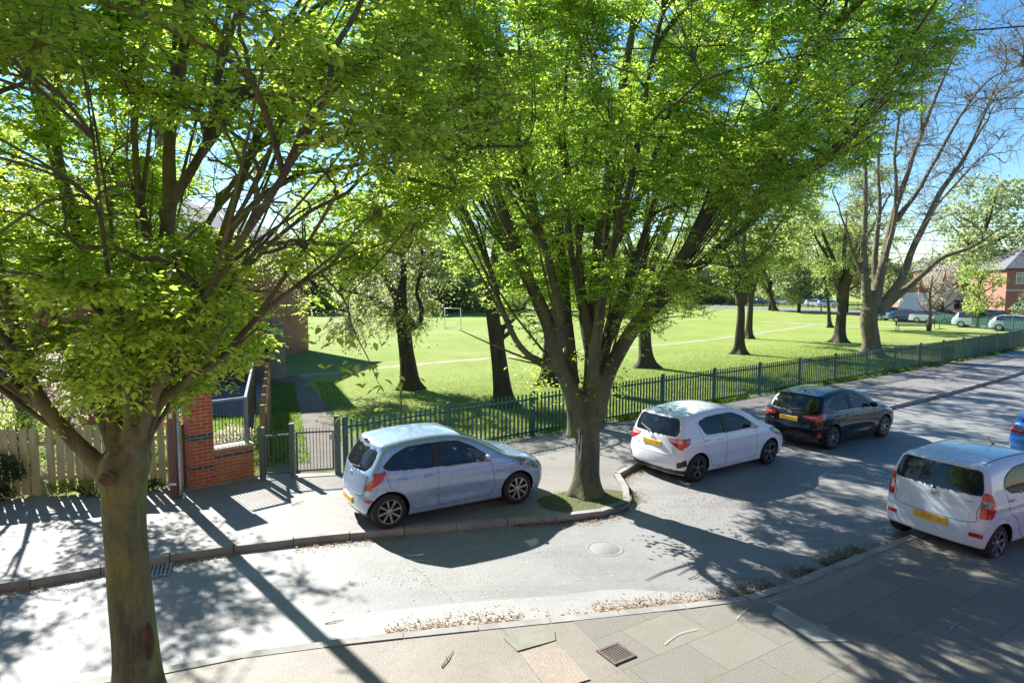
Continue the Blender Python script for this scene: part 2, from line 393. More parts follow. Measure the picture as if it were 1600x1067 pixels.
# paving slabs near right: individually laid sheet
def slabmat():
    m, t, p = newmat('paving_slabs'); co = coords(t)
    b = N(t, 'ShaderNodeTexBrick'); L(t, co, b.inputs['Vector']); b.inputs['Scale'].default_value = 1
    b.inputs['Brick Width'].default_value = .9; b.inputs['Row Height'].default_value = .62; b.inputs['Mortar Size'].default_value = .0065
    setc(b.inputs['Color1'], (.185, .176, .147)); setc(b.inputs['Color2'], (.15, .144, .127)); setc(b.inputs['Mortar'], (.09, .09, .06))
    a = mixrgb(t, ramp(t, noisef(t, co, 2.3, 6, .7), .4, .7, 0, .6), b.outputs[0], (.14, .13, .09))
    a = mixrgb(t, ramp(t, noisef(t, co, 50, 3, .7), .5, .75, 0, .5), a, (.40, .38, .32))
    L(t, a, p.inputs['Base Color']); p.inputs['Roughness'].default_value = .9
    addbump(t, p, b.outputs[1], -.5, .006); return m
M_slab = slabmat()
c0 = Vector((3.45, 8.1)); dx = Vector((math.cos(R(32)), math.sin(R(32)))); dy = Vector((-dx.y, dx.x))
o = npmesh('pavement', np.array([(-4.2, -9, 0), (14, -9, 0), (14, -.06, 0), (.3, -.06, 0), (-1.0, .45, 0), (-2.6, 1.15, 0)]), [(0, 1, 2, 3, 4, 5)], M_slab)
o.location = (c0.x + .1, c0.y - .05, .104); o.rotation_euler = (0, 0, R(32)); tag(o, kind='structure')

# ------------------------------------------------------------------ scatter helpers (blades, flakes)
def leaves_mesh(P, D, Nn, length, width, droop=.12):
    """vectorised pointed leaves. P base, D direction, Nn normal; all (n,3). 6 verts, 2 quads."""
    D = D / (np.linalg.norm(D, axis=1, keepdims=True) + 1e-9)
    Sd = np.cross(D, Nn); Sd /= (np.linalg.norm(Sd, axis=1, keepdims=True) + 1e-9)
    Nn = np.cross(Sd, D)
    l = length[:, None]; w = width[:, None] / 2
    v0 = P; tip = P + D * l - Nn * l * droop
    m1 = P + D * l * .33; m2 = P + D * l * .70 - Nn * l * droop * .4
    l1 = m1 + Sd * w * .95 + Nn * w * .28; r1 = m1 - Sd * w * .95 + Nn * w * .28
    l2 = m2 + Sd * w * .75 + Nn * w * .2; r2 = m2 - Sd * w * .75 + Nn * w * .2
    V = np.stack([v0, l1, l2, tip, r2, r1], 1).reshape(-1, 3)
    n = len(P); b = np.arange(n)[:, None] * 6
    F = np.concatenate([b + np.array([[0, 3, 2, 1]]), b + np.array([[0, 5, 4, 3]])], 0)
    return V, F
def rnd_dirs(n, up=0.0):
    v = rng.normal(size=(n, 3)); v[:, 2] += up
    return v / np.linalg.norm(v, axis=1, keepdims=True)
def scatter_blades(name, pts, h, w, m, label=None, spread=.5, kind='stuff'):
    n = len(pts); D = rnd_dirs(n); D[:, 2] = np.abs(D[:, 2]) + 1.2 / spread * .6; D /= np.linalg.norm(D, axis=1, keepdims=True)
    Nn = rnd_dirs(n); V, F = leaves_mesh(pts, D, Nn, h * rng.uniform(.5, 1.3, n), np.full(n, w), .2)
    o = npmesh(name, V, F, m); return tag(o, label, None, None, kind)
def scatter_flat(name, pts, s, m, label=None, lift=.01):
    n = len(pts); D = rnd_dirs(n); D[:, 2] *= .25; Nn = rnd_dirs(n) * .45 + np.array([0, 0, 1])
    P = pts.copy(); P[:, 2] += rng.uniform(0, lift, n)
    V, F = leaves_mesh(P, D, Nn, s * rng.uniform(.5, 1.4, n), s * .5 * rng.uniform(.6, 1.3, n), .1)
    o = npmesh(name, V, F, m); return tag(o, label, None, None, 'stuff')
#PART2
# ------------------------------------------------------------------ cars
M_rubber = mat('tyre_rubber', (.012, .012, .012), (.025, .024, .022), .8, 12)
M_alloy = mat('alloy_rim', (.55, .56, .58), (.4, .41, .43), .28, 10, metal=.85)
M_alloyd = mat('dark_alloy_rim', (.16, .165, .175), (.3, .31, .33), .3, 10, metal=.8)
def glassmat(name, tint):
    m, t, p = newmat(name)
    setc(p.inputs['Base Color'], tint); p.inputs['Roughness'].default_value = .02; p.inputs['Specular IOR Level'].default_value = .8
    tr = N(t, 'ShaderNodeBsdfTransparent'); setc(tr.inputs[0], (.62, .70, .68))
    mx = N(t, 'ShaderNodeMixShader')
    mx.inputs[0].default_value = .55
    L(t, tr.outputs[0], mx.inputs[1]); L(t, p.outputs[0], mx.inputs[2])
    L(t, mx.outputs[0], t.nodes['Material Output'].inputs[0])
    return m
M_carglass = glassmat('car_glass', (.018, .024, .03))
M_seat = mat('seat_fabric', (.03, .03, .034), (.05, .05, .055), .9, 20)
M_red = mat('red_lens', (.52, .012, .02), (.36, .008, .012), .12, 8, coat=1)
M_pinklens = mat('pink_clear_lens', (.75, .42, .42), (.6, .25, .26), .12, 20, coat=1)
M_clear = mat('clear_lens', (.42, .47, .52), (.03, .035, .045), .06, 9, coat=1)
M_yplate = mat('yellow_plate', (.75, .48, .03), (.68, .40, .02), .45, 7)
M_smudge = mat('plate_smudge', (.40, .22, .03), (.74, .47, .03), .5, 13)
M_chrome = mat('chrome', (.75, .76, .78), (.6, .6, .62), .12, 4, metal=1)

def smax(a, b, k):
    h = np.clip(.5 + .5 * (a - b) / k, 0, 1)
    return b + (a - b) * h + k * h * (1 - h)
def cr(xs_, ys_):                                          # smooth interpolator through knots (monotone x)
    xs_ = np.array(xs_, float); ys_ = np.array(ys_, float)
    P = [Vector((a, b, 0)) for a, b in zip(xs_, ys_)]
    Sx = spline(P, 8); X = np.array([p.x for p in Sx]); Y = np.array([p.y for p in Sx])
    o_ = np.argsort(X, kind='stable'); X, Y = X[o_], Y[o_]
    return lambda q: np.interp(q, X, Y)
def inpoly(px, py, poly):
    c = np.zeros(len(px), bool); n = len(poly)
    for i in range(n):
        x0, y0 = poly[i]; x1, y1 = poly[(i + 1) % n]
        if y0 == y1: continue
        k = ((y0 > py) != (y1 > py)) & (px < (x1 - x0) * (py - y0) / (y1 - y0) + x0)
        c ^= k
    return c
def nearest_on_poly(px, py, poly):
    bd = np.full(len(px), 1e9); bx = px.copy(); by = py.copy(); n = len(poly)
    for i in range(n):
        x0, y0 = poly[i]; x1, y1 = poly[(i + 1) % n]; dx_, dy_ = x1 - x0, y1 - y0
        t = np.clip(((px - x0) * dx_ + (py - y0) * dy_) / (dx_ * dx_ + dy_ * dy_ + 1e-12), 0, 1)
        qx, qy = x0 + dx_ * t, y0 + dy_ * t; d = np.hypot(px - qx, py - qy); k = d < bd
        bd[k] = d[k]; bx[k] = qx[k]; by[k] = qy[k]
    return bd, bx, by
def rpoly(pts, n=4):                                       # rounded closed polygon
    P = [Vector((a, b, 0)) for a, b in pts]; k = len(P); out = []
    for i in range(k):
        p0, p1, p2 = P[i - 1], P[i], P[(i + 1) % k]
        a = p1 + (p0 - p1) * min(.3, .07 / max((p0 - p1).length, .01)); b = p1 + (p2 - p1) * min(.3, .07 / max((p2 - p1).length, .01))
        for q in range(n + 1):
            t = q / n; r = a * (1 - t) ** 2 + p1 * 2 * t * (1 - t) + b * t * t; out.append((r.x, r.y))
    return out

def make_car(s):
    Lc, Wc, Hc = s['L'], s['W'], s['H']; hl = Lc / 2
    D = lambda d: hl - d                                    # d measured back from the nose
    top = cr(*zip(*[(-D(d), z) for d, z in s['top']]))      # as a function of -x (increasing)
    zt = lambda x: top(-x)
    rear = cr(*zip(*s['rear'])); front = cr(*zip(*s['front']))
    hwf = cr(*zip(*s['hw']))
    xa = D(s['fo']); xb = xa - s['wb']; rw = s['rw']
    def shell(x, y, z):
        hw = hwf(z) * Wc / 2
        hw = hw * (1 - .10 * np.clip((x - (hl - .95)) / .95, 0, 1) ** 2 - s.get('rn', .075) * np.clip((-x - (hl - .8)) / .8, 0, 1) ** 2)
        for xc in (xa, xb): hw = hw + .016 * np.exp(-((x - xc) / .30) ** 2) * np.exp(-((z - .5) / .22) ** 2)
        # crease along the doors and sill scoop
        hw = hw + .010 * np.exp(-((z - s['belt'] + .12) / .035) ** 2) - .016 * np.exp(-((z - .42) / .09) ** 2) * np.exp(-((x - (xa + xb) / 2) / .65) ** 4)
        f = (np.abs(y) - hw)
        crown = .035 * (y / (Wc / 2)) ** 2 + .02 * (y / (Wc / 2)) ** 4
        ft = (z - (zt(x) - crown)) * .9
        f = smax(f, ft, s.get('k', .11))
        xr = -(hl - rear(z)) + s.get('rc', .13) * (y / (Wc / 2)) ** 2 + .5 * s.get('rc', .13) * (y / (Wc / 2)) ** 6
        f = smax(f, xr - x, .07)
        xf = (hl - front(z)) - .22 * (y / (Wc / 2)) ** 2 - .10 * (y / (Wc / 2)) ** 6
        f = smax(f, x - xf, .08)
        return smax(f, s.get('zb', .17) - z, .05)
    h = .024
    nx, ny, nz = int(Lc / h), int(Wc / h), int(Hc / h)
    keys = {}; V = []; F = []
    gx = np.linspace(-hl, hl, nx + 1); gy = np.linspace(-Wc / 2, Wc / 2, ny + 1); gz = np.linspace(0.05, Hc, nz + 1)
    def vid(i, j, k):
        q = (i, j, k)
        if q not in keys: keys[q] = len(V); V.append((gx[i], gy[j], gz[k]))
        return keys[q]
    for i in range(nx):
        for j in range(ny):
            F.append((vid(i, j, nz), vid(i + 1, j, nz), vid(i + 1, j + 1, nz), vid(i, j + 1, nz)))
        for k in range(nz):
            F.append((vid(i, 0, k), vid(i + 1, 0, k), vid(i + 1, 0, k + 1), vid(i, 0, k + 1)))
            F.append((vid(i, ny, k), vid(i, ny, k + 1), vid(i + 1, ny, k + 1), vid(i + 1, ny, k)))
    for j in range(ny):
        for k in range(nz):
            F.append((vid(0, j, k), vid(0, j, k + 1), vid(0, j + 1, k + 1), vid(0, j + 1, k)))
            F.append((vid(nx, j, k), vid(nx, j + 1, k), vid(nx, j + 1, k + 1), vid(nx, j, k + 1)))
    V = np.array(V); F = np.array(F)
    O = np.zeros_like(V); O[:, 0] = np.clip(V[:, 0], -(hl - .72), hl - .72); O[:, 2] = .6
    Dr = V - O; Dr /= np.linalg.norm(Dr, axis=1, keepdims=True)
    lo = np.zeros(len(V)); hi = np.full(len(V), 1.7)
    for _ in range(18):
        mid = (lo + hi) / 2; P = O + Dr * mid[:, None]; ins = shell(P[:, 0], P[:, 1], P[:, 2]) < 0
        lo = np.where(ins, mid, lo); hi = np.where(ins, hi, mid)
    V = O + Dr * lo[:, None]
    def fnormals():
        a = V[F[:, 2]] - V[F[:, 0]]; b = V[F[:, 3]] - V[F[:, 1]]; n = np.cross(a, b)
        return n / (np.linalg.norm(n, axis=1, keepdims=True) + 1e-9)
    def vnormals():
        n = np.zeros_like(V); fn = fnormals()
        for k in range(4): np.add.at(n, F[:, k], fn)
        return n / (np.linalg.norm(n, axis=1, keepdims=True) + 1e-9)
    vn = vnormals()
    def snap_side(poly, tol=.016, zmin=-1):
        k = np.where((np.abs(vn[:, 1]) > .35))[0]
        d, bx, bz = nearest_on_poly(V[k, 0], V[k, 2], poly); m_ = d < tol; k = k[m_]
        x, z = bx[m_], bz[m_]; sg = np.sign(V[k, 1]); lo = np.full(len(k), .1); hi = np.full(len(k), Wc)
        for _ in range(16):
            mid = (lo + hi) / 2; ins = shell(x, sg * mid, z) < 0; lo = np.where(ins, mid, lo); hi = np.where(ins, hi, mid)
        V[k, 0] = x; V[k, 2] = z; V[k, 1] = sg * lo
    def snap_rear(poly, tol=.021):
        k = np.where(vn[:, 0] < -.3)[0]
        d, by, bz = nearest_on_poly(V[k, 1], V[k, 2], poly); m_ = d < tol; k = k[m_]
        y, z = by[m_], bz[m_]; lo = np.full(len(k), .0); hi = np.full(len(k), hl + .2)
        for _ in range(16):
            mid = (lo + hi) / 2; ins = shell(-mid, y, z) < 0; lo = np.where(ins, mid, lo); hi = np.where(ins, hi, mid)
        V[k, 0] = -lo; V[k, 1] = y; V[k, 2] = z
    def arc(xc, r): return [(xc + r * math.cos(a), rw + r * math.sin(a)) for a in np.linspace(0, 2 * math.pi, 40, endpoint=False)]
    ra = rw + s.get('ag', .055)
    for xc in (xa, xb): snap_side(arc(xc, ra))
    wins = [rpoly([(D(d), z) for d, z in w]) for w in s['windows']]
    for w in wins: snap_side(w)
    for q in s.get('reflectors', []) + s.get('rearblack', []) + [s['tail']]:
        k = np.where((V[:, 0] < -hl + .7) & (V[:, 2] < 1.15) & (vn[:, 2] < .6))[0]; sd = np.abs(vn[k, 1]) > np.abs(vn[k, 0])
        tt = np.where(sd, -(V[k, 0] + hl - .12), Wc / 2 * .93 - np.abs(V[k, 1])); d, bt_, bz = nearest_on_poly(tt, V[k, 2], q); m_ = d < .013; k = k[m_]; sd = sd[m_]; bt_ = bt_[m_]; z = bz[m_]; V[k, 2] = z
        x = np.where(sd, .12 - hl - bt_, V[k, 0]); y = np.where(sd, V[k, 1], np.sign(V[k, 1]) * (Wc / 2 * .93 - bt_)); lo = np.full(len(k), .1); hi = np.full(len(k), hl + .3)
        for _ in range(16):
            mid = (lo + hi) / 2; ins = shell(np.where(sd, x, -mid), np.where(sd, np.sign(y) * mid, y), z) < 0; lo = np.where(ins, mid, lo); hi = np.where(ins, hi, mid)
        V[k, 0] = np.where(sd, x, -lo); V[k, 1] = np.where(sd, np.sign(y) * lo, y)
    rwp = rpoly(s['rear_win']); snap_rear(rwp)
    fn = fnormals(); C = V[F].mean(1)
    # outward-facing check
    if (fn[:, 2] * (C[:, 2] - .6)).sum() < 0: pass
    side = np.abs(fn[:, 1]) > .35
    lab = np.zeros(len(F), int)                             # 0 body
    arch = np.zeros(len(F), bool)
    for xc in (xa, xb):
        arch |= (np.hypot(C[:, 0] - xc, C[:, 2] - rw) < ra) & (np.abs(C[:, 1]) > Wc / 2 - .32) & ((np.abs(fn[:, 1]) > .3) | (fn[:, 2] < -.5))
    lab[C[:, 2] < .2] = 9                                    # underside
    for i, w in enumerate(wins): lab[side & inpoly(C[:, 0], C[:, 2], w)] = 1
    for w in s.get('pillars', []):
        w = [(D(d), z) for d, z in w]; lab[side & inpoly(C[:, 0], C[:, 2], w) & (lab != 1)] = 2
    # windscreen: band of the top surface
    x0, x1 = D(s['ws'][0]), D(s['ws'][1])
    wlim = lambda x: np.interp(x, [x1, x0], [Wc / 2 * .66, Wc / 2 * .80])
    lab[(fn[:, 2] > .3) & (np.abs(fn[:, 1]) < .55) & (C[:, 0] < x0) & (C[:, 0] > x1) & (np.abs(C[:, 1]) < wlim(C[:, 0])) & (C[:, 2] > s['belt'] - .03)] = 3
    lab[(fn[:, 2] > .3) & (C[:, 0] < x0 + .10) & (C[:, 0] >= x0) & (np.abs(C[:, 1]) < Wc / 2 * .78) & (C[:, 2] > s['belt'] - .12)] = 12
    lab[(fn[:, 0] < -.25) & inpoly(C[:, 1], C[:, 2], rwp)] = 4
    # wrapped coordinate for lamps: t grows from the flank towards the middle of the tail
    tr_ = np.where(np.abs(fn[:, 1]) > np.abs(fn[:, 0]), -(C[:, 0] + hl - .12) , Wc / 2 * .93 - np.abs(C[:, 1]))
    tl = rpoly(s['tail']); isr = (C[:, 0] < -hl + .75)
    lab[isr & inpoly(tr_, C[:, 2], tl) & (lab == 0)] = 5
    if 'tail2' in s: lab[isr & inpoly(tr_, C[:, 2], rpoly(s['tail2'])) & ((lab == 0) | (lab == 5))] = 8
    tf = np.where(np.abs(fn[:, 1]) > np.abs(fn[:, 0]), (C[:, 0] - hl + .25), Wc / 2 * .9 - np.abs(C[:, 1]))
    lab[(C[:, 0] > hl - .9) & inpoly(tf, C[:, 2], rpoly(s['head'])) & (lab == 0)] = 6
    for q in s.get('reflectors', []): lab[(C[:, 0] < -hl + .5) & inpoly(tr_, C[:, 2], q) & (lab == 0)] = 5
    for q in s.get('rearblack', []): lab[(C[:, 0] < -hl + .6) & inpoly(tr_, C[:, 2], q) & (lab == 0)] = 10
    lab[(fn[:, 0] < -.1) & (C[:, 2] < s.get('skirt', .27)) & (lab == 0)] = 7
    # grille
    lab[(C[:, 0] > hl - .4) & (fn[:, 0] > .5) & (np.abs(C[:, 1]) < .45) & (C[:, 2] > .28) & (C[:, 2] < .46)] = 11
    t = empty(s['name'], s['loc'], s['rot'], s['label'], s.get('cat', 'car'), s.get('group'))
    vns = vnormals()
    def piece(name, sel, m, inset=0.0, thick=0):
        f = F[sel]
        if len(f) == 0: return None
        u, inv = np.unique(f.ravel(), return_inverse=True); vv = V[u] + vns[u] * inset
        return npmesh(name, vv, inv.reshape(-1, 4)[:, ::-1] if s['_flip'] else inv.reshape(-1, 4), m, t, True)
    s['_flip'] = (fn * (C - np.array([0, 0, .6]))).sum() < 0
    bodym = s['paint']
    keep = ~arch
    body = piece('body', keep & ((lab == 0) | (lab == 9)), bodym)
    piece('bumper_trim', keep & (lab == 7), M_black)
    piece('grille', keep & (lab == 11), M_black)
    piece('cowl', keep & (lab == 12), M_black, -.002)
    cx = C[:, 0]; cy = C[:, 1]
    split = D(s['bpillar'])
    for sg in (1, -1):
        for fr in (1, 0):
            piece('side_window', keep & (lab == 1) & (cy * sg > 0) & ((cx > split) == bool(fr)), M_carglass, -.006)
        piece('pillar_trim', keep & (lab == 2) & (cy * sg > 0), M_black, -.002)
        piece('bumper_vent', keep & (lab == 10) & (cy * sg > 0), M_black)
        piece('tail_light', keep & (lab == 5) & (C[:, 2] > .58) & (cy * sg > 0), M_red, .006)
        piece('reflector', keep & (lab == 5) & (C[:, 2] <= .58) & (cy * sg > 0), M_red, .003)
        if 'tail2' in s: piece('tail_lens', keep & (lab == 8) & (cy * sg > 0), s.get('lens2', M_pinklens), .008)
        piece('headlight', keep & (lab == 6) & (cy * sg > 0), M_clear, .004)
    piece('windscreen', keep & (lab == 3), M_carglass, -.004)
    piece('rear_window', keep & (lab == 4), M_carglass, -.005)
    def ysurf(x, z, sg, off=.0):
        lo, hi = .1, Wc
        for _ in range(16):
            mid = (lo + hi) / 2
            if shell(np.array([x]), np.array([sg * mid]), np.array([z]))[0] < 0: lo = mid
            else: hi = mid
        return sg * (lo + off)
    def xsurf(y, z, off=0.0):
        lo, hi = .3, hl + .2
        for _ in range(16):
            mid = (lo + hi) / 2
            if shell(np.array([-mid]), np.array([y]), np.array([z]))[0] < 0: lo = mid
            else: hi = mid
        return -(lo + off)
    # shut lines
    sm = MB()
    for sg in (1, -1):
        for ln in s['seams']:
            pts = [p for p in spline([(D(d), 0, z) for d, z in ln], 5)]
            sm.tube([(p.x, ysurf(p.x, p.z, sg, -.001), p.z) for p in pts], .0045, 4)
    yl = s['hatch'][0]
    pts = [Vector((xsurf(y, z, -.001), y, z)) for y, z in [(q.x, q.y) for q in spline([(a, b, 0) for a, b in s['hatch'][1]], 5)]]
    sm.tube(pts, .005, 4)
    sm.build('shut_lines', M_black, t, True)
    for w in wins:                                           # window rubber
        for sg in (1, -1):
            mb = MB(); mb.tube([(x, ysurf(x, z, sg, .0), z) for x, z in w + w[:1]], .008, 4); mb.build('window_seal', M_black, t, True)
    # handles, mirrors
    for sg in (1, -1):
        for d, z in s['handles']:
            x = D(d); y = ysurf(x, z, sg, .0); y2 = y + sg * .028
            mb = MB(); mb.tube([(x - .085, y, z), (x - .07, y2, z + .003), (x, y2 + sg * .004, z + .006), (x + .07, y2, z + .003), (x + .085, y, z)], [.010, .014, .015, .014, .010], 8)
            mb.build('door_handle', s.get('handle_m', bodym), t, True)
        d, z = s['mirror']; x = D(d); y = ysurf(x, z, sg)
        mb = MB()
        prof = [(-.10, .02), (-.085, .055), (-.02, .075), (.05, .062), (.10, .03), (.115, .008)]
        rings = []; n = 12
        for q, r in prof:                                    # pod swept outwards from the door
            for k in range(n):
                a = 2 * math.pi * k / n; rings.append((x + r * .85 * math.cos(a) + .01, y + sg * (.115 + q), z + .06 + r * math.sin(a)))
        Fm = [(i * n + k, i * n + (k + 1) % n, (i + 1) * n + (k + 1) % n, (i + 1) * n + k) for i in range(len(prof) - 1) for k in range(n)]
        Fm += [tuple(range(n)), tuple(range((len(prof) - 1) * n, len(prof) * n))]
        mb.add(rings, Fm); mir = mb.build('mirror', s.get('mirror_m', bodym), t, True)
        mb = MB(); mb.bar((x + .01, y - sg * .01, z + .02), (x + .01, y + sg * .07, z + .04), .05, .025); mb.build('mirror_arm', M_black, mir)
    # wheels
    Ry = .30
    for xc in (xa, xb):
        for sg in (1, -1):
            yo = sg * (Wc / 2 - s.get('winset', .015))
            wt = bpy.data.objects.new('wheel', None); link(wt, t); wt.location = (xc, yo, 0)
            w_ = MB(); r = rw
            pr = [(r - .095, -.0), (r - .085, -.006), (r - .03, -.004), (r - .008, -.018), (r, -.045), (r, -.15), (r - .01, -.178), (r - .05, -.19), (r - .095, -.185), (r - .095, 0)]
            w_.lathe([(a, b * sg) for a, b in pr], 40, Matrix.Translation((0, 0, rw)), 'y'); w_.build('tyre', M_rubber, wt, True)
            ri = MB(); R0 = r - .09
            ri.lathe([(R0 + .002, -.012 * sg), (R0 - .014, -.006 * sg), (R0 - .024, -.03 * sg), (R0 - .03, -.10 * sg), (.03, -.11 * sg), (.0, -.11 * sg)], 40, Matrix.Translation((0, 0, rw)), 'y')
            ri_o = ri.build('rim_barrel', s.get('barrel_m', M_black), wt, True)
            sp = MB(); ns = s.get('spokes', 8)
            sp.lathe([(R0 + .001, -.010 * sg), (R0 - .006, -.002 * sg), (R0 - .017, -.003 * sg), (R0 - .02, -.02 * sg)], 40, Matrix.Translation((0, 0, rw)), 'y')
            sp.lathe([(.046, -.035 * sg), (.042, -.014 * sg), (.028, -.010 * sg), (0, -.009 * sg)], 20, Matrix.Translation((0, 0, rw)), 'y')
            for k in range(ns):
                a0 = 2 * math.pi * k / ns + .2; tw = s.get('twist', 0)
                for q in ((-.5, .5) if s.get('double') else (0,)):
                    a1 = a0 + tw + q * .16; aa = a0 + q * .34
                    p0 = (.035 * math.cos(aa), -.022 * sg, rw + .035 * math.sin(aa)); p1 = ((R0 - .01) * math.cos(a1), -.014 * sg, rw + (R0 - .01) * math.sin(a1))
                    ww = s.get('spw', .034)
                    e = Vector((-math.sin(a1), 0, math.cos(a1)))
                    A0, A1 = Vector(p0), Vector(p1)
                    Vv = []
                    for P_, w2 in ((A0, ww * .75), (A1, ww * 1.15)):
                        for yy in (0, -.028 * sg):
                            Vv += [P_ + e * w2 / 2 + Vector((0, yy, 0)), P_ - e * w2 / 2 + Vector((0, yy, 0))]
                    sp.add(Vv, [(0, 1, 5, 4), (2, 6, 7, 3), (0, 4, 6, 2), (1, 3, 7, 5), (0, 2, 3, 1), (4, 5, 7, 6)])
            sp.build('rim', s.get('rim', M_alloy), wt)
            ar = MB(); n = 20; Vv = []                         # wheel housing
            for k in range(n + 1):
                a = -.2 + (math.pi + .4) * k / n
                xx_, zz_ = xc + (ra + .004) * math.cos(a), rw + (ra + .004) * math.sin(a)
                yo_ = min(Wc / 2 - .03, abs(ysurf(xx_, max(zz_, .2), 1)) - .012) if abs(xx_) < hl - .05 else Wc / 2 - .3
                for yy in (yo_, Wc / 2 - .34): Vv.append((xx_, sg * yy, zz_))
            Vv.append((xc, sg * (Wc / 2 - .34), rw))
            Fa = [(2 * k, 2 * k + 2, 2 * k + 3, 2 * k + 1) for k in range(n)] + [(2 * k + 1, 2 * k + 3, len(Vv) - 1) for k in range(n)]
            ar.add(Vv, Fa); ar.build('wheel_arch', M_black, t)
    # floor pan
    mb = MB(); mb.box(-hl + .35, hl - .35, -Wc / 2 + .3, Wc / 2 - .3, .16, .30); mb.build('floor_pan', M_black, t)
    # cabin
    xw = D(s['ws'][0]); bl = s['belt']
    mb = MB(); mb.box(D(s['ws'][0]) - .45, D(s['ws'][0]) + .05, -Wc / 2 + .2, Wc / 2 - .2, .55, bl - .06); mb.build('dashboard', M_black, t, bevel=.04)
    for xo, zz in ((-.0, 0), (-.85, -.02)):
        for sg in (1, -1):
            mb = MB(); xs0 = xa - 1.32 + xo
            mb.box(xs0 - .02, xs0 + .5, sg * .36 - .25, sg * .36 + .25, .42, .58); mb.bar((xs0, sg * .36, .5), (xs0 - .17, sg * .36, 1.07 + zz), .48, .12)
            mb.bar((xs0 - .17, sg * .36, 1.1 + zz), (xs0 - .21, sg * .36, 1.26 + zz), .26, .09); mb.build('seat', M_seat, t, bevel=.035)
    mb = MB(); swx = D(s['ws'][0]) - .5
    mb.tube([(swx - .03 * math.sin(a), -.36 + .18 * math.cos(a), bl - .03 + .17 * math.sin(a)) for a in np.linspace(0, 2 * math.pi, 17)], .016, 6)
    mb.bar((swx, -.53, bl - .03), (swx, -.19, bl - .03), .03, .02); mb.bar((swx + .02, -.36, bl - .04), (swx + .25, -.36, bl - .12), .06); mb.build('steering_wheel', M_black, t)
    # number plates
    py, pz = s['plate']
    for zz, xx, mm in ((pz, None, M_yplate),):
        xs_ = [xsurf(y, pz + q, .0) for y in (-.26, 0, .26) for q in (-.055, .055)]
        xo = min(xs_) - .004
        mb = MB(); mb.box(xo - .008, xo + .03, -.26, .26, pz - .056, pz + .056); pl = mb.build('number_plate', M_yplate, t, bevel=.004)
        mb = MB()
        mb.box(xo - .0095, xo - .0082, -.2, .2, pz - .028, pz + .030)
        mb.build('plate_smudge', M_smudge, pl)
    # rear wiper
    wy, wz = s['wiper']; x0_ = xsurf(wy, wz, .02); mb = MB()
    mb.tube([(x0_ + .02, wy, wz), (x0_ - .008, wy, wz)], .022, 8)
    e = s['wiper_end']; mb.tube([(x0_ - .004, wy, wz), (xsurf(e[0], e[1], .02), e[0], e[1])], [.011, .006], 6)
    mb.build('rear_wiper', M_black, t)
    # front wipers
    mb = MB()
    for y0, y1 in ((-.05, -.55), (.5, 0.02)):
        xx0 = D(s['ws'][0] + .04); xx1 = D(s['ws'][0] + .22)
        mb.tube([(xx0, y0, zt(xx0) + .015), (xx1, y1, zt(xx1) + .006)], .008, 6)
    mb.build('wiper', M_black, t)
    # antenna
    d, zz, ln = s['antenna']; x = D(d)
    mb = MB(); mb.tube([(x, 0, zt(x) - .01), (x, 0, zt(x) + .02)], [.03, .02], 8); mb.tube([(x, 0, zt(x)), (x - ln * .75, 0, zt(x) + ln * .66)], .006, 6); mb.build('antenna', M_black, t)
    # emblem
    ey, ez = s['emblem']; x = xsurf(ey, ez, .003); mb = MB()
    k_ = s.get('emblem_kind', 'oval')
    ring = [(x - .006, ey + .062 * math.cos(a), ez + .034 * math.sin(a)) for a in np.linspace(0, 2 * math.pi, 25)]
    mb.tube(ring, .005, 5)
    if k_ == 'h':
        mb.tube([(x - .006, ey + .028, ez - .024), (x - .006, ey + .016, ez + .026)], .005, 5); mb.tube([(x - .006, ey - .012, ez - .026), (x - .006, ey - .026, ez + .024)], .005, 5)
        mb.tube([(x - .006, ey + .022, ez - .004), (x - .006, ey - .02, ez + .004)], .005, 5)
    elif k_ == 't':
        mb.tube([(x - .006, ey + .036 * math.cos(a), ez + .014 + .014 * math.sin(a)) for a in np.linspace(0, 2 * math.pi, 17)], .004, 5)
        mb.tube([(x - .006, ey + .016 * math.cos(a), ez + .028 * math.sin(a)) for a in np.linspace(0, 2 * math.pi, 17)], .004, 5)
    else:
        Vv = [(x - .005, ey, ez)] + [(x - .005, ey + .055 * math.cos(a), ez + .028 * math.sin(a)) for a in np.linspace(0, 2 * math.pi, 17)[:-1]]
        mb.add(Vv, [(0, 1 + k, 1 + (k + 1) % 16) for k in range(16)])
    mb.build('emblem', s.get('emblem_m', M_chrome), t)
    if s.get('brake_light'):
        y_, z_ = .13, s['brake_light']; xx = xsurf(0, z_, .01)
        mb = MB(); mb.box(xx - .012, xx + .03, -y_, y_, z_ - .014, z_ + .014); mb.build('brake_light', M_red, t, bevel=.004)
    if s.get('spoiler'):
        zc, ext = s['spoiler']; xx = xsurf(0, zc - .04, 0); hwid = hwf(zc) * Wc / 2 * .86
        mb = MB(); Vv = []
        for yk in np.linspace(-hwid, hwid, 9):
            b_ = .05 * (yk / hwid) ** 2
            zz = zt(xx + .2) - .035 * (yk / (Wc / 2)) ** 2 - .02 * (yk / (Wc / 2)) ** 4
            Vv += [(xx + .22, yk, zz + .004), (xx - ext + b_, yk, zz - .03), (xx - ext + b_ + .01, yk, zz - .055), (xx + .12, yk, zz - .08)]
        Fm = [(i * 4 + a, i * 4 + (a + 1) % 4, (i + 1) * 4 + (a + 1) % 4, (i + 1) * 4 + a) for i in range(8) for a in range(4)] + [(0, 1, 2, 3), (32, 35, 34, 33)]
        mb.add(Vv, Fm); o_ = mb.build('spoiler', s.get('spoiler_m', bodym), t); smooth_angle(o_, 50)
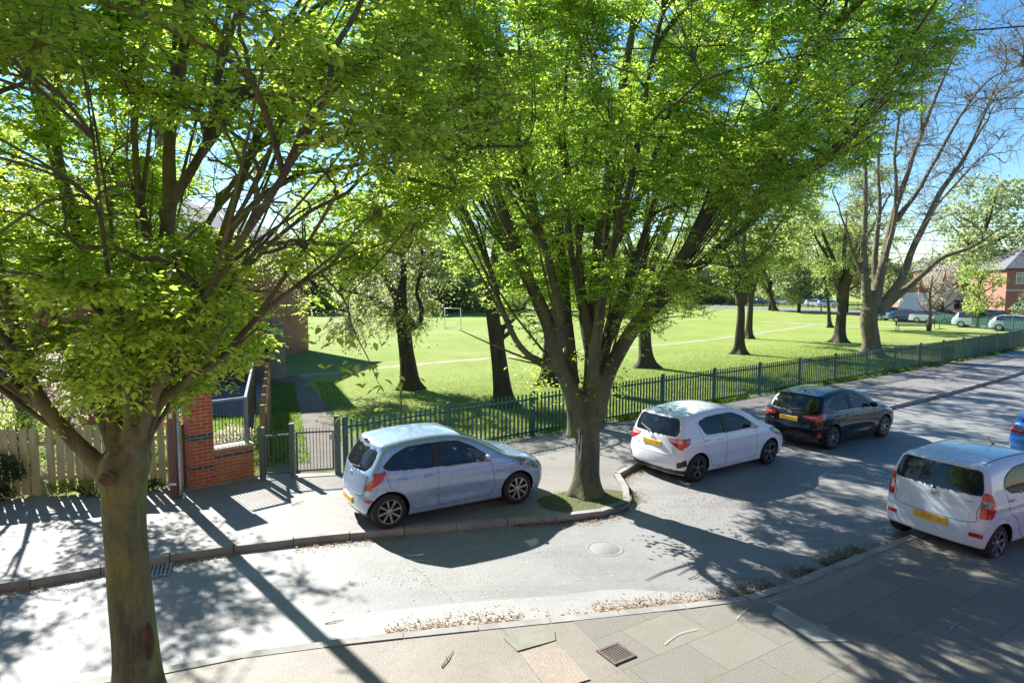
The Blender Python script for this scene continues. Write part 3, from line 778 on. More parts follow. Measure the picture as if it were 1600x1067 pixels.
    if s.get('roof_seams'):
        mb = MB()
        for sg in (1, -1):
            pts = []
            for d in np.linspace(s['ws'][1] + .02, s['roof_seams'], 12):
                xx = D(d); yk = hwf(1.38) * Wc / 2 * .80; pts.append((xx, sg * yk, zt(xx) - .035 * (yk / (Wc / 2)) ** 2 - .02 * (yk / (Wc / 2)) ** 4 - .004))
            mb.tube(pts, .008, 4)
        mb.build('roof_gutter', M_black, t)
    if s.get('badge'):
        by, bz, bw = s['badge']; xx = xsurf(by, bz, .002); mb = MB()
        for k in range(4): mb.box(xx - .004, xx + .006, by - bw / 2 + k * bw / 4, by - bw / 2 + (k + .7) * bw / 4, bz - .010, bz + .010)
        mb.build('badge', M_chrome, t)
    if s.get('chrome_line'):
        mb = MB()
        for sg in (1, -1): mb.tube([(D(d), ysurf(D(d), z, sg, .004), z) for d, z in s['chrome_line']], .007, 5)
        mb.build('window_trim', M_chrome, t)
    return t

HW = [(.05, .90), (.17, .93), (.3, .965), (.5, .99), (.62, 1.0), (.78, .99), (.92, .955), (1.0, .92), (1.2, .835), (1.35, .765), (1.45, .71), (1.6, .62)]
def place(pr, pf, W_, wb, fo, L_, z=0.0):
    """near-side rear and front wheel contact points -> centre and heading; the right side of the car faces the camera"""
    pr, pf = Vector(pr), Vector(pf); d = (pf - pr).normalized(); n = Vector((-d.y, d.x))
    mid = (pr + pf) / 2 + n * (W_ / 2 - .06)
    c = mid + d * (fo + wb / 2 - L_ / 2) * -1 + d * 0
    # centre of the car relative to the middle of the wheelbase: L/2 - (fo + wb/2)
    c = mid - d * (L_ / 2 - (fo + wb / 2)) if False else mid + d * ((fo + wb / 2) - L_ / 2)
    return (c.x, c.y, z), math.atan2(d.y, d.x)

P_blue = paint('light_blue_paint', (.30, .41, .57), .3)
P_white = paint('white_paint', (.68, .71, .76)); P_white2 = paint('frost_white_paint', (.56, .63, .73))
P_black = paint('black_paint', (.0025, .003, .005), 0, 1.36); P_blue2 = paint('bright_blue_paint', (.03, .16, .45), .3)

loc, rot = place(g(612, 825, .1).xy, g(805, 787, .1).xy, 1.71, 2.525, .80, 3.81, .1)
blue = make_car(dict(name='parked_car', label='light blue hatchback parked on the pavement behind the big tree', group='cars parked along the street', loc=loc, rot=rot, paint=P_blue, L=3.81, W=1.71, H=1.49, wb=2.525, fo=.80, rw=.305, belt=.93,
    top=[(0, .5), (.05, .66), (.18, .78), (.45, .88), (.80, .965), (1.02, 1.03), (1.3, 1.19), (1.62, 1.36), (1.95, 1.455), (2.35, 1.49), (2.9, 1.475), (3.35, 1.42), (3.6, 1.375), (3.94, 1.30), (4.2, 1.2)],
    front=[(.05, .25), (.2, .10), (.35, .02), (.5, 0), (.62, .02), (.74, .12), (.9, .3), (1.5, .6)],
    rear=[(.05, .2), (.2, .08), (.35, .01), (.55, 0), (.68, .03), (.85, .07), (.96, .10), (1.1, .19), (1.3, .33), (1.40, .36), (1.6, .5)], hw=HW,
    windows=[[(2.37, .955), (2.37, 1.36), (2.0, 1.34), (1.72, 1.225), (1.42, 1.02), (1.47, .935)], [(2.49, .96), (2.47, 1.36), (2.95, 1.34), (3.2, 1.245), (3.42, 1.06), (3.30, 1.0)]],
    pillars=[[(2.34, .955), (2.5, .96), (2.5, 1.365), (2.34, 1.365)]], bpillar=2.43, ws=(1.06, 1.88),
    rear_win=[(-.56, 1.30), (.56, 1.30), (.63, 1.06), (.52, .965), (-.52, .965), (-.63, 1.06)],
    tail=[(-.34, 1.0), (-.26, .86), (-.02, .70), (.16, .68), (.16, .77), (.04, .88), (-.1, .97)],
    head=[(-.68, .87), (-.42, .73), (-.1, .63), (.3, .59), (.42, .61), (.38, .70), (.1, .76), (-.2, .84), (-.45, .91)],
    reflectors=[[(-.12, .49), (.14, .49), (.14, .545), (-.12, .545)]],
    seams=[[(1.38, .95), (1.33, .70), (1.33, .38), (1.42, .30)], [(2.43, .95), (2.43, .6), (2.43, .28)], [(1.42, .30), (2.4, .27), (2.85, .28), (2.98, .42), (3.12, .62), (3.30, .72), (3.36, .9), (3.40, 1.02)]],
    hatch=(0, [(-.62, .95), (-.60, .72), (-.55, .60), (0, .585), (.55, .60), (.60, .72), (.62, .95)]),
    handles=[(2.62, .835), (3.36 - .28, .845)][:2], mirror=(1.50, .95), plate=(0, .42), wiper=(0, .985), wiper_end=(-.34, 1.02), antenna=(3.45, 0, .04), emblem=(0, .86), emblem_kind='h', badge=(.45, .76, .16), spokes=8, brake_light=1.385, barrel_m=M_black))

loc, rot = place(g(1090, 752).xy, g(1199, 725).xy, 1.695, 2.51, .82, 3.95)
make_car(dict(name='parked_car', label='white hatchback with gold plate parked between the big tree and the black car', group='cars parked along the street', loc=loc, rot=rot, paint=P_white, L=3.95, W=1.695, H=1.51, wb=2.51, fo=.82, rw=.30, belt=.94, k=.09,
    top=[(0, .5), (.05, .64), (.2, .78), (.5, .90), (.80, .99), (1.0, 1.05), (1.3, 1.22), (1.6, 1.37), (1.95, 1.475), (2.4, 1.51), (2.9, 1.50), (3.35, 1.455), (3.6, 1.42), (3.94, 1.36), (4.2, 1.3)],
    front=[(.05, .25), (.2, .10), (.35, .02), (.5, 0), (.62, .03), (.76, .16), (.9, .35), (1.5, .6)],
    rear=[(.05, .2), (.2, .10), (.35, .02), (.55, 0), (.68, .03), (.85, .06), (.96, .08), (1.1, .13), (1.3, .22), (1.44, .28), (1.6, .4)], hw=HW,
    windows=[[(2.33, .975), (2.36, 1.37), (2.05, 1.36), (1.72, 1.24), (1.44, 1.06), (1.36, .99)], [(2.44, .98), (2.48, 1.37), (2.95, 1.345), (3.22, 1.27), (3.06, 1.0)]],
    pillars=[[(2.30, .975), (2.46, .975), (2.50, 1.375), (2.33, 1.375)], [(1.44, .98), (1.2, .98), (1.44, 1.08)]], bpillar=2.4, ws=(1.02, 1.88),
    rear_win=[(-.55, 1.37), (.55, 1.37), (.64, 1.12), (.60, 1.00), (-.60, 1.00), (-.64, 1.12)],
    tail=[(-.30, .98), (-.24, .86), (.0, .74), (.08, .745), (.30, .86), (.40, .96), (.10, .965)], tail2=[(-.02, .955), (.02, .86), (.30, .885), (.38, .95)],
    head=[(-.68, .87), (-.42, .73), (-.1, .63), (.3, .59), (.42, .61), (.38, .70), (.1, .76), (-.2, .84), (-.45, .91)],
    rearblack=[[(-.16, .40), (.13, .34), (.11, .47), (-.12, .54)]], skirt=.30,
    seams=[[(1.40, 1.0), (1.33, .70), (1.33, .38), (1.42, .30)], [(2.40, .97), (2.42, .6), (2.42, .28)], [(1.42, .30), (2.4, .27), (2.80, .28), (2.93, .42), (3.06, .62), (3.15, .76), (3.18, 1.0), (3.28, 1.28)]],
    hatch=(0, [(-.64, 1.0), (-.56, .84), (-.52, .62), (0, .60), (.52, .62), (.56, .84), (.64, 1.0)]),
    handles=[(2.62, .86), (3.02, .875)], mirror=(1.55, .98), plate=(0, .80), wiper=(.05, 1.02), wiper_end=(.45, 1.13), antenna=(3.35, 0, .04), emblem=(0, .915), emblem_kind='t', badge=(.42, .74, .12), rim=M_alloyd, spokes=5, double=True, spw=.026, brake_light=1.42, spoiler=(1.46, .04), barrel_m=M_black))

loc, rot = place(g(1297, 702).xy, g(1381, 682).xy, 1.735, 2.493, .82, 4.04)
make_car(dict(name='parked_car', label='glossy black hatchback parked in front of the white hatchback by the green railing', group='cars parked along the street', loc=loc, rot=rot, paint=P_black, L=4.04, W=1.735, H=1.476, wb=2.493, fo=.82, rw=.31, belt=.94,
    top=[(0, .5), (.05, .66), (.2, .79), (.5, .90), (.85, .98), (1.1, 1.04), (1.4, 1.20), (1.7, 1.34), (2.05, 1.44), (2.45, 1.476), (3.0, 1.455), (3.4, 1.40), (3.65, 1.36), (3.94, 1.28), (4.2, 1.2)],
    front=[(.05, .25), (.2, .10), (.35, .02), (.5, 0), (.65, .03), (.78, .16), (.9, .35), (1.5, .6)],
    rear=[(.05, .2), (.2, .10), (.35, .02), (.55, 0), (.68, .03), (.85, .06), (.96, .10), (1.1, .20), (1.3, .36), (1.40, .42), (1.6, .5)], hw=HW,
    windows=[[(2.43, .965), (2.46, 1.34), (2.15, 1.335), (1.82, 1.21), (1.5, 1.03), (1.50, .955)], [(2.53, .97), (2.56, 1.34), (3.0, 1.31), (3.30, 1.20), (3.45, 1.07), (3.25, .99)]],
    pillars=[[(2.40, .965), (2.56, .965), (2.58, 1.345), (2.44, 1.345)]], bpillar=2.49, ws=(1.12, 1.98),
    rear_win=[(-.55, 1.30), (.55, 1.30), (.62, 1.08), (.56, .99), (-.56, .99), (-.62, 1.08)],
    tail=[(-.32, .96), (-.30, .86), (-.05, .76), (.30, .78), (.42, .84), (.40, .88), (.10, .93), (-.1, .98)], tail2=[(.08, .84), (.26, .82), (.26, .87), (.08, .89)],
    head=[(-.68, .87), (-.42, .73), (-.1, .63), (.3, .59), (.42, .61), (.38, .70), (.1, .76), (-.2, .84), (-.45, .91)],
    reflectors=[[(-.14, .36), (.04, .40), (.02, .47), (-.06, .5)]], skirt=.25,
    seams=[[(1.45, .97), (1.38, .70), (1.38, .38), (1.47, .30)], [(2.49, .96), (2.50, .6), (2.50, .28)], [(1.47, .30), (2.5, .27), (2.86, .28), (2.99, .42), (3.12, .62), (3.28, .74), (3.38, 1.0)]],
    hatch=(0, [(-.62, .98), (-.56, .80), (-.54, .60), (0, .58), (.54, .60), (.56, .80), (.62, .98)]),
    handles=[(2.70, .855), (3.12, .865)], mirror=(1.60, .96), plate=(0, .77), wiper=(0, 1.0), wiper_end=(-.38, 1.03), antenna=(3.3, 0, .22), emblem=(0, .93), emblem_m=M_chrome, badge=(.48, .70, .16), spokes=8, twist=.12, spw=.026, brake_light=None, spoiler=(1.42, .10),
    chrome_line=[(1.5, .95), (2.0, .955), (2.5, .965), (3.0, .975), (3.28, .99), (3.48, 1.08)], barrel_m=M_black))

# small white car nearest at the right: rear towards the camera
rl, rr = g(1401, 826).xy, g(1560, 880).xy
d_ = (rl - rr).normalized(); fw = Vector((-d_.y, d_.x)) * -1
if fw.x < 0: fw = -fw
fw = Vector((math.cos(R(27)), math.sin(R(27))))
ax = (rl + rr) / 2; Lc_ = 3.565
cpos = ax + fw * (Lc_ / 2 - (Lc_ - .74 - 2.38)) + Vector((.0, .0))
make_car(dict(name='parked_car', label='small white hatchback with high red tail lights parked in shade at the right edge', group='cars parked along the street', loc=(cpos.x, cpos.y, .02), rot=math.atan2(fw.y, fw.x), paint=P_white2, L=3.565, W=1.62, H=1.54, wb=2.38, fo=.74, rw=.285, belt=.97, k=.12,
    top=[(0, .55), (.05, .68), (.2, .82), (.5, .93), (.75, 1.0), (.95, 1.07), (1.2, 1.24), (1.5, 1.41), (1.8, 1.51), (2.2, 1.54), (2.8, 1.53), (3.15, 1.49), (3.3, 1.46), (3.56, 1.40), (4.0, 1.3)],
    front=[(.05, .2), (.2, .10), (.35, .02), (.5, 0), (.65, .03), (.78, .14), (.95, .33), (1.5, .6)],
    rear=[(.05, .06), (.2, .02), (.35, .0), (.5, 0), (.62, .02), (.8, .055), (.98, .075), (1.1, .10), (1.3, .16), (1.44, .21), (1.6, .32)],
    hw=[(.05, .92), (.17, .95), (.3, .975), (.5, 1.0), (.62, 1.0), (.78, .995), (.95, .975), (1.05, .95), (1.2, .90), (1.35, .84), (1.45, .79), (1.6, .70)],
    windows=[[(2.10, .99), (2.10, 1.41), (1.80, 1.40), (1.50, 1.28), (1.22, 1.08), (1.2, .98)], [(2.20, 1.0), (2.20, 1.41), (2.62, 1.39), (2.93, 1.28), (3.0, 1.14), (2.86, 1.04)]],
    pillars=[], bpillar=2.15, ws=(.98, 1.76),
    rear_win=[(-.60, 1.40), (.60, 1.40), (.67, 1.14), (.66, 1.03), (-.66, 1.03), (-.67, 1.14)],
    tail=[(-.10, 1.08), (-.16, .90), (-.08, .72), (.09, .70), (.10, .80), (.09, 1.04), (.02, 1.12)], tail2=[(-.10, .93), (-.02, .87), (.085, .89), (.085, .96), (-.02, 1.0)], lens2=M_clear,
    head=[(-.68, .87), (-.42, .73), (-.1, .63), (.3, .59), (.42, .61), (.38, .70), (.1, .76), (-.2, .84), (-.45, .91)],
    reflectors=[[(.02, .41), (.20, .41), (.20, .475), (.02, .475)]], skirt=.2,
    seams=[[(1.20, .99), (1.12, .70), (1.12, .38), (1.22, .30)], [(2.15, .99), (2.16, .6), (2.16, .28)], [(1.22, .30), (2.1, .27), (2.45, .28), (2.58, .42), (2.72, .62), (2.90, .76), (2.97, 1.0), (3.03, 1.2)]],
    hatch=(0, [(-.70, 1.10), (-.62, .80), (-.58, .63), (0, .60), (.58, .63), (.62, .80), (.70, 1.10)]),
    handles=[(2.36, .89), (2.84, .93)], mirror=(1.36, .98), plate=(0.06, .53), wiper=(0, 1.01), wiper_end=(.02, 1.06), antenna=(1.85, 0, .24), emblem=(0, .93), emblem_kind='h', badge=(-.50, .93, .12), spokes=7, brake_light=None, roof_seams=3.2, winset=.035, rc=.07, rn=.03, ag=.05, zb=.235, barrel_m=M_black))

# bright blue car, only its tail shows at the right edge
tl_ = g(1570, 722).xy; fw = Vector((math.cos(R(31)), math.sin(R(31))))
cpos = tl_ + fw * (2.03) - Vector((-fw.y, fw.x)) * .80
make_car(dict(name='parked_car', label='bright blue hatchback cut off by the right edge, ahead of the small white car', group='cars parked along the street', loc=(cpos.x, cpos.y, .0), rot=math.atan2(fw.y, fw.x), paint=P_blue2, L=4.06, W=1.73, H=1.45, wb=2.59, fo=.83, rw=.31, belt=.93,
    top=[(0, .5), (.05, .66), (.2, .79), (.5, .88), (.85, .95), (1.1, 1.0), (1.4, 1.16), (1.75, 1.32), (2.1, 1.42), (2.45, 1.45), (3.0, 1.43), (3.4, 1.37), (3.65, 1.32), (3.94, 1.22), (4.2, 1.1)],
    front=[(.05, .25), (.2, .10), (.35, .02), (.5, 0), (.65, .03), (.78, .16), (.9, .35), (1.5, .6)],
    rear=[(.05, .2), (.2, .10), (.35, .02), (.55, 0), (.68, .03), (.85, .06), (.96, .12), (1.1, .26), (1.3, .46), (1.40, .5), (1.6, .6)], hw=HW,
    windows=[[(2.43, .955), (2.46, 1.32), (2.15, 1.31), (1.82, 1.19), (1.5, 1.0), (1.50, .945)], [(2.53, .96), (2.56, 1.32), (3.0, 1.28), (3.35, 1.10), (3.25, .99)]],
    pillars=[[(2.40, .955), (2.56, .955), (2.58, 1.33), (2.44, 1.33)]], bpillar=2.49, ws=(1.12, 1.98),
    rear_win=[(-.52, 1.24), (.52, 1.24), (.60, 1.04), (.54, .97), (-.54, .97), (-.60, 1.04)],
    tail=[(-.30, .92), (-.28, .82), (-.05, .72), (.34, .75), (.38, .82), (.10, .86), (-.1, .94)], tail2=[(.0, .80), (.26, .79), (.26, .81), (.0, .82)],
    head=[(-.68, .87), (-.42, .73), (-.1, .63), (.3, .59), (.42, .61), (.38, .70), (.1, .76), (-.2, .84), (-.45, .91)], skirt=.25,
    seams=[[(2.49, .95), (2.50, .6), (2.50, .28)], [(1.47, .30), (2.5, .27), (2.86, .28), (2.99, .42), (3.12, .62), (3.28, .74), (3.38, 1.0)]],
    hatch=(0, [(-.60, .96), (-.54, .78), (-.52, .60), (0, .58), (.52, .60), (.54, .78), (.60, .96)]),
    handles=[(2.70, .845)], mirror=(1.60, .95), plate=(0, .45), wiper=(0, .99), wiper_end=(-.34, 1.03), antenna=(3.3, 0, .18), emblem=(0, .83), badge=(.40, .70, .14), spokes=5, double=True, spw=.026, barrel_m=M_black))

# far parked cars: light shells with the same profile idea, fewer parts
def far_car(paintm, kind):
    tall = kind == 'suv'; H = 1.62 if tall else 1.46; Lc = 4.3
    st = [(-2.15, .35, .62), (-2.1, .3, .9), (-1.95, .3, 1.0), (-1.6, .3, H - .12), (-1.2, .3, H - .02), (-.2, .3, H), (.3, .3, H - .06), (1.0, .3, 1.04), (1.7, .3, .92), (2.05, .3, .75), (2.15, .35, .55)]
    if kind == 'saloon': st[2] = (-1.95, .3, 1.02); st[3] = (-1.45, .3, 1.06)
    hw = .86; V = []; prof = []
    for x, zb, ztp in st:
        tum = max(0, ztp - .95) * .42; e = .06 if abs(x) > 2 else 0
        zm = min(.95, ztp - .04)
        V += [(x, y, z) for y, z in ((-hw + e, zb), (-hw + e, .6 if zm > .62 else zm - .02), (-hw + e + .02, zm), (-hw + e + tum + .05, ztp - .03), (-hw * .4, ztp), (hw * .4, ztp), (hw - e - tum - .05, ztp - .03), (hw - e - .02, zm), (hw - e, .6 if zm > .62 else zm - .02), (hw - e, zb))]
    n = 10; Fb = []; Fg = []
    for i in range(len(st) - 1):
        for k in range(n):
            f = (i * n + k, (i + 1) * n + k, (i + 1) * n + (k + 1) % n, i * n + (k + 1) % n)
            x = (st[i][0] + st[i + 1][0]) / 2
            glass = (k in (2, 6) and -1.75 < x < 1.0) or (k in (3, 4, 5) and (.3 < x < 1.0 or (-1.95 <= x < -1.5 if kind != 'saloon' else -1.45 < x < -1.2)))
            (Fg if glass else Fb).append(f)
    Fb += [tuple(range(n)), tuple(range((len(st) - 1) * n, len(st) * n))[::-1]]
    t = empty('parked_car')
    b = npmesh('body', np.array(V), Fb, paintm, t, True); smooth_angle(b, 40)
    gl = npmesh('side_window', np.array(V), Fg, M_glassd, t); smooth_angle(gl, 40)
    for x in (-1.32, 1.32):
        for sg in (1, -1):
            mb = MB(); mb.mi = 0; mb.lathe([(.20, 0), (.31, 0), (.32, -.03), (.32, -.17), (.0, -.17)], 20, Matrix.Translation((x, sg * .87, .32)) @ Matrix.Scale(sg, 4, (0, 1, 0)), 'y')
            w = mb.build('wheel', M_rubber, t)
            mb = MB(); mb.lathe([(.21, .004), (.18, -.03), (.05, .0), (0, .0)], 14, Matrix.Translation((x, sg * .87, .32)) @ Matrix.Scale(sg, 4, (0, 1, 0)), 'y'); mb.build('rim', M_alloy, w)
    for sg in (1, -1):
        mb = MB(); mb.box(-2.165, -2.08, sg * .68 - .12, sg * .68 + .12, .74, .9); mb.build('tail_light', M_red, t, bevel=.02)
        mb = MB(); mb.box(1.98, 2.12, sg * .62 - .16, sg * .62 + .16, .62, .74); mb.build('headlight', M_clear, t, bevel=.02)
    return t
P_silver = paint('silver_paint', (.5, .52, .56), .5); P_dgrey = paint('dark_grey_paint', (.05, .055, .07), .4); P_dblue = paint('dark_blue_paint', (.02, .04, .12), .3); P_pblue = paint('pale_blue_paint', (.35, .45, .62), .4)
protos = {}
far_list = [  # pixel of wheel foot, depth, heading, paint, kind, label
    (1196, 135, -60, 'dblue', 'hatch', 'dark blue hatchback in the far row of cars, leftmost beyond the green fence'),
    (1222, 133, -60, 'silver', 'hatch', 'silver hatchback in the far row, second from the left beyond the fence'),
    (1252, 128, -60, 'dgrey', 'saloon', 'dark grey saloon in the far row, right of the silver hatchback'),
    (1276, 122, -60, 'white', 'hatch', 'white hatchback in the far row, just left of the thin park tree trunk'),
    (1296, 117, -60, 'pblue', 'hatch', 'pale blue hatchback in the far row, half hidden by park tree trunks'),
    (1398, 74, -52, 'pblue', 'suv', 'pale blue tall car just right of the thick bare tree trunk'),
    (1425, 71, -52, 'dblue', 'hatch', 'dark blue hatchback on the far street behind the park bench'),
    (1458, 69, -52, 'silver', 'saloon', 'silver saloon on the far street behind the second bench'),
    (1480, 72, -52, 'pblue', 'saloon', 'pale blue saloon on the far street beside the pale sapling'),
    (1530, 62, -48, 'white', 'suv', 'white tall car on the far street in front of the small leafy tree'),
    (1558, 66, -48, 'silver', 'suv', 'silver tall car behind the white cars on the far street'),
    (1592, 57, -46, 'white', 'hatch', 'white hatchback on the far street nearest the right edge')]
pm = dict(dblue=P_dblue, silver=P_silver, dgrey=P_dgrey, white=P_white, pblue=P_pblue)
for u, Y, hd, pk, kind, lab in far_list:
    x = (u - 800) / FPX * (Y * CP + (CAM_H) * SP)
    if (pk, kind) in protos: o = copy_tree(protos[(pk, kind)])
    else: o = far_car(pm[pk], kind); protos[(pk, kind)] = o
    o.location = (x, Y, .1); o.rotation_euler = (0, 0, R(hd)); tag(o, lab, 'car', 'cars parked on the far street')
# ------------------------------------------------------------------ trees
def limb_path(pts, n=5, wob=.03, seed=0):
    sp = spline(pts, n)
    return [p + Vector((mnoise.noise(p * .9 + Vector((seed, 0, 0))), mnoise.noise(p * .9 + Vector((0, seed, 7))), 0)) * wob for p in sp]
def lerpk(z, zs, vs): return float(np.interp(z, zs, vs))
class Tree:
    def __init__(s): s.nodes = []; s.dirs = []; s.rad = []; s.wood = MB(); s.fine = []
    def limb(s, pts, r0, r1, n=5, sides=12, wob=.04, power=.9, mb=None):
        P = limb_path(pts, n, wob, random.random() * 9); k = len(P)
        rs = [(r0 + (r1 - r0) * (i / (k - 1)) ** power) * (1 + .35 * math.exp(-i / 2.2)) for i in range(k)]
        rs = [r * (1 + .07 * mnoise.noise(p * 2.2)) for r, p in zip(rs, P)]
        (mb or s.wood).tube(P, rs, sides)
        for i in range(k):
            a, b = P[max(i - 1, 0)], P[min(i + 1, k - 1)]
            s.nodes.append(P[i]); s.dirs.append((b - a).normalized()); s.rad.append(rs[i])
        return P, rs
    def sprout(s, targets, rmax, rtip, up=.45, hscale=1.4, n=5, sides=6, minr=0.0, stiff=.5):
        """join every target to the nearest suitable point of the wood built so far"""
        for T in targets:
            T = Vector(T)
            A = np.array([tuple(q) for q in s.nodes]); R_ = np.array(s.rad)
            d = A - np.array(tuple(T)); dz = d[:, 2]
            cost = np.sqrt(d[:, 0] ** 2 + d[:, 1] ** 2 + dz ** 2) + hscale * np.maximum(0, dz + .25 * np.hypot(d[:, 0], d[:, 1]))
            cost[R_ < minr] += 50
            i = int(np.argmin(cost)); a = s.nodes[i]; L_ = (T - a).length
            if L_ < .12: continue
            dr = s.dirs[i]; c1 = a + (dr * stiff + Vector((0, 0, up)) * .5 + (T - a).normalized() * .5) * L_ * .38
            P = []
            for k in range(n + 1):
                t = k / n; p = a * (1 - t) ** 2 + c1 * 2 * t * (1 - t) + T * t * t
                P.append(p + Vector((random.gauss(0, 1), random.gauss(0, 1), random.gauss(0, 1))) * .018 * L_ * (0 < k))
            r0 = min(s.rad[i] * .75, rmax, .008 + L_ * .022); rs = [r0 + (rtip - r0) * (k / n) for k in range(n + 1)]
            s.wood2.tube(P, rs, sides, False)
            for k in range(1, n + 1):
                s.nodes.append(P[k]); s.dirs.append((P[k] - P[k - 1]).normalized()); s.rad.append(rs[k])
def fan(T, n, env, rmin, rmax, lmin, lmax, cone, r0=.026, center=None):
    """long straight shoots that rise from the limbs and fan out"""
    base = [i for i in range(len(T.nodes)) if rmin < T.rad[i] < rmax]
    for _ in range(n):
        i = random.choice(base); p = T.nodes[i]; d = T.dirs[i].copy(); out_ = Vector((p.x - center.x, p.y - center.y, 0))
        if out_.length > .1: d += out_.normalized() * .18
        d = (d + Vector((random.gauss(0, cone), random.gauss(0, cone), abs(random.gauss(0, cone)) * .6))).normalized()
        Ln = random.uniform(lmin, lmax); P = [p]
        for k in range(9):
            d = (d + Vector((random.gauss(0, .035), random.gauss(0, .035), .03))).normalized(); q = P[-1] + d * Ln / 9
            if k > 2 and not env(q): break
            P.append(q)
        if len(P) < 4: continue
        ra = min(r0, T.rad[i] * .7); rs = [ra * (1 - .72 * k / (len(P) - 1)) for k in range(len(P))]; T.wood2.tube(P, rs, 6, False)
        for k in range(1, len(P)): T.nodes.append(P[k]); T.dirs.append((P[k] - P[k - 1]).normalized()); T.rad.append(rs[k])
def env_targets(n, fn, box, clump=0, cs=.8, seed=0, edge=None):
    out = []; guard = 0
    while len(out) < n and guard < n * 400:
        guard += 1
        p = Vector([random.uniform(a, b) for a, b in box])
        if not fn(p): continue
        if clump and mnoise.noise(p * cs + Vector((seed, 0, 0))) < clump: continue
        out.append(p)
    return out
def twigs_to_leaves(P, D, Ln, nl, leaf, lw, flat=.35, jit=.35, droop=.12, spread=1.0):
    """P start, D unit dir, Ln length of each twig: leaves alternate on both sides, near the horizontal plane"""
    n = len(P); k = np.arange(nl)
    t = (k + .6) / nl
    pos = P[:, None, :] + D[:, None, :] * (Ln[:, None] * t[None, :])[:, :, None]
    pos[:, :, 2] -= (Ln[:, None] * t[None, :] ** 2) * droop
    side = np.stack([-D[:, 1], D[:, 0], np.zeros(n)], 1); side /= (np.linalg.norm(side, axis=1, keepdims=True) + 1e-6)
    sg = np.where(k % 2 == 0, 1, -1)
    dd = side[:, None, :] * sg[None, :, None] * spread + D[:, None, :] * .65
    dd = dd + rng.normal(size=dd.shape) * jit; dd[:, :, 2] -= .18
    nn = np.zeros_like(dd); nn[:, :, 2] = 1; nn = nn + rng.normal(size=nn.shape) * flat
    pos = pos.reshape(-1, 3); dd = dd.reshape(-1, 3); nn = nn.reshape(-1, 3)
    ll = leaf * rng.uniform(.65, 1.2, len(pos)); ww = ll * lw * rng.uniform(.85, 1.15, len(pos))
    return leaves_mesh(pos, dd, nn, ll, ww, .18)
def twig_mesh(P, D, Ln, r, droop=.12):
    """thin three sided twigs, vectorised"""
    n = len(P); a = np.stack([-D[:, 1], D[:, 0], np.zeros(n)], 1); a /= (np.linalg.norm(a, axis=1, keepdims=True) + 1e-6); b = np.cross(D, a)
    V = []; 
    for t, rr in ((0, r), (.55, r * .7), (1, r * .3)):
        c = P + D * (Ln * t)[:, None]; c[:, 2] -= Ln * t * t * droop
        for q in range(3):
            an = 2 * math.pi * q / 3; V.append(c + (a * math.cos(an) + b * math.sin(an)) * rr)
    V = np.stack(V, 1).reshape(-1, 3); base = np.arange(n)[:, None] * 9; F = []
    for s_ in range(2):
        for q in range(3):
            F.append(base + np.array([[s_ * 3 + q, s_ * 3 + (q + 1) % 3, s_ * 3 + 3 + (q + 1) % 3, s_ * 3 + 3 + q]]))
    return V, np.concatenate(F, 0)
def spray_from(tree, env, n, tl, tips_only=.035, horiz=.3, seed=1, clump=-1, cs=.7):
    """choose n twig bases along thin wood"""
    A = np.array([tuple(q) for q in tree.nodes]); Rr = np.array(tree.rad); Dd = np.array([tuple(q) for q in tree.dirs])
    ok = np.where(Rr < tips_only)[0]
    ids = rng.choice(ok, n * 2); P = A[ids] + rng.normal(size=(n * 2, 3)) * .05
    keep = [i for i in range(len(P)) if env(Vector(P[i])) and (clump <= -1 or mnoise.noise(Vector(P[i]) * cs + Vector((seed, 3, 1))) > clump)][:n]
    P = P[keep]; D = rng.normal(size=P.shape) + Dd[ids[keep]] * .5; D[:, 2] = D[:, 2] * horiz + .05
    D /= np.linalg.norm(D, axis=1, keepdims=True)
    return P, D, rng.uniform(.6, 1.25, len(P)) * tl
def flare(pts, r, base, nroot=6, ext=1.6, seed=0):           # trunk mesh with root flare, ringed
    P = limb_path(pts, 6, .02, seed); k = len(P); n = 28; V = []; F = []
    z0 = P[0].z
    for i, p in enumerate(P):
        t = i / (k - 1); rr = np.interp(t, [q[0] for q in r], [q[1] for q in r])
        fl = math.exp(-max(0, p.z - z0) / .22)
        for q in range(n):
            a = 2 * math.pi * q / n
            lobes = (.5 + .5 * math.cos(a * nroot + seed)) ** 1.5
            x = rr * (1 + .06 * mnoise.noise(Vector((math.cos(a) * 1.4, math.sin(a) * 1.4, p.z * .9 + seed))) + .05 * math.cos(3 * a + p.z * .6 + seed) + .03 * math.sin(5 * a + seed))
            x *= 1 + fl * (.25 + ext * .45 * lobes)
            V.append((p.x + x * math.cos(a), p.y + x * math.sin(a), p.z))
    for i in range(k - 1):
        for q in range(n): F.append((i * n + q, i * n + (q + 1) % n, (i + 1) * n + (q + 1) % n, (i + 1) * n + q))
    F.append(tuple(range((k - 1) * n, k * n))); F.append(tuple(range(n))[::-1])
    return V, F, P

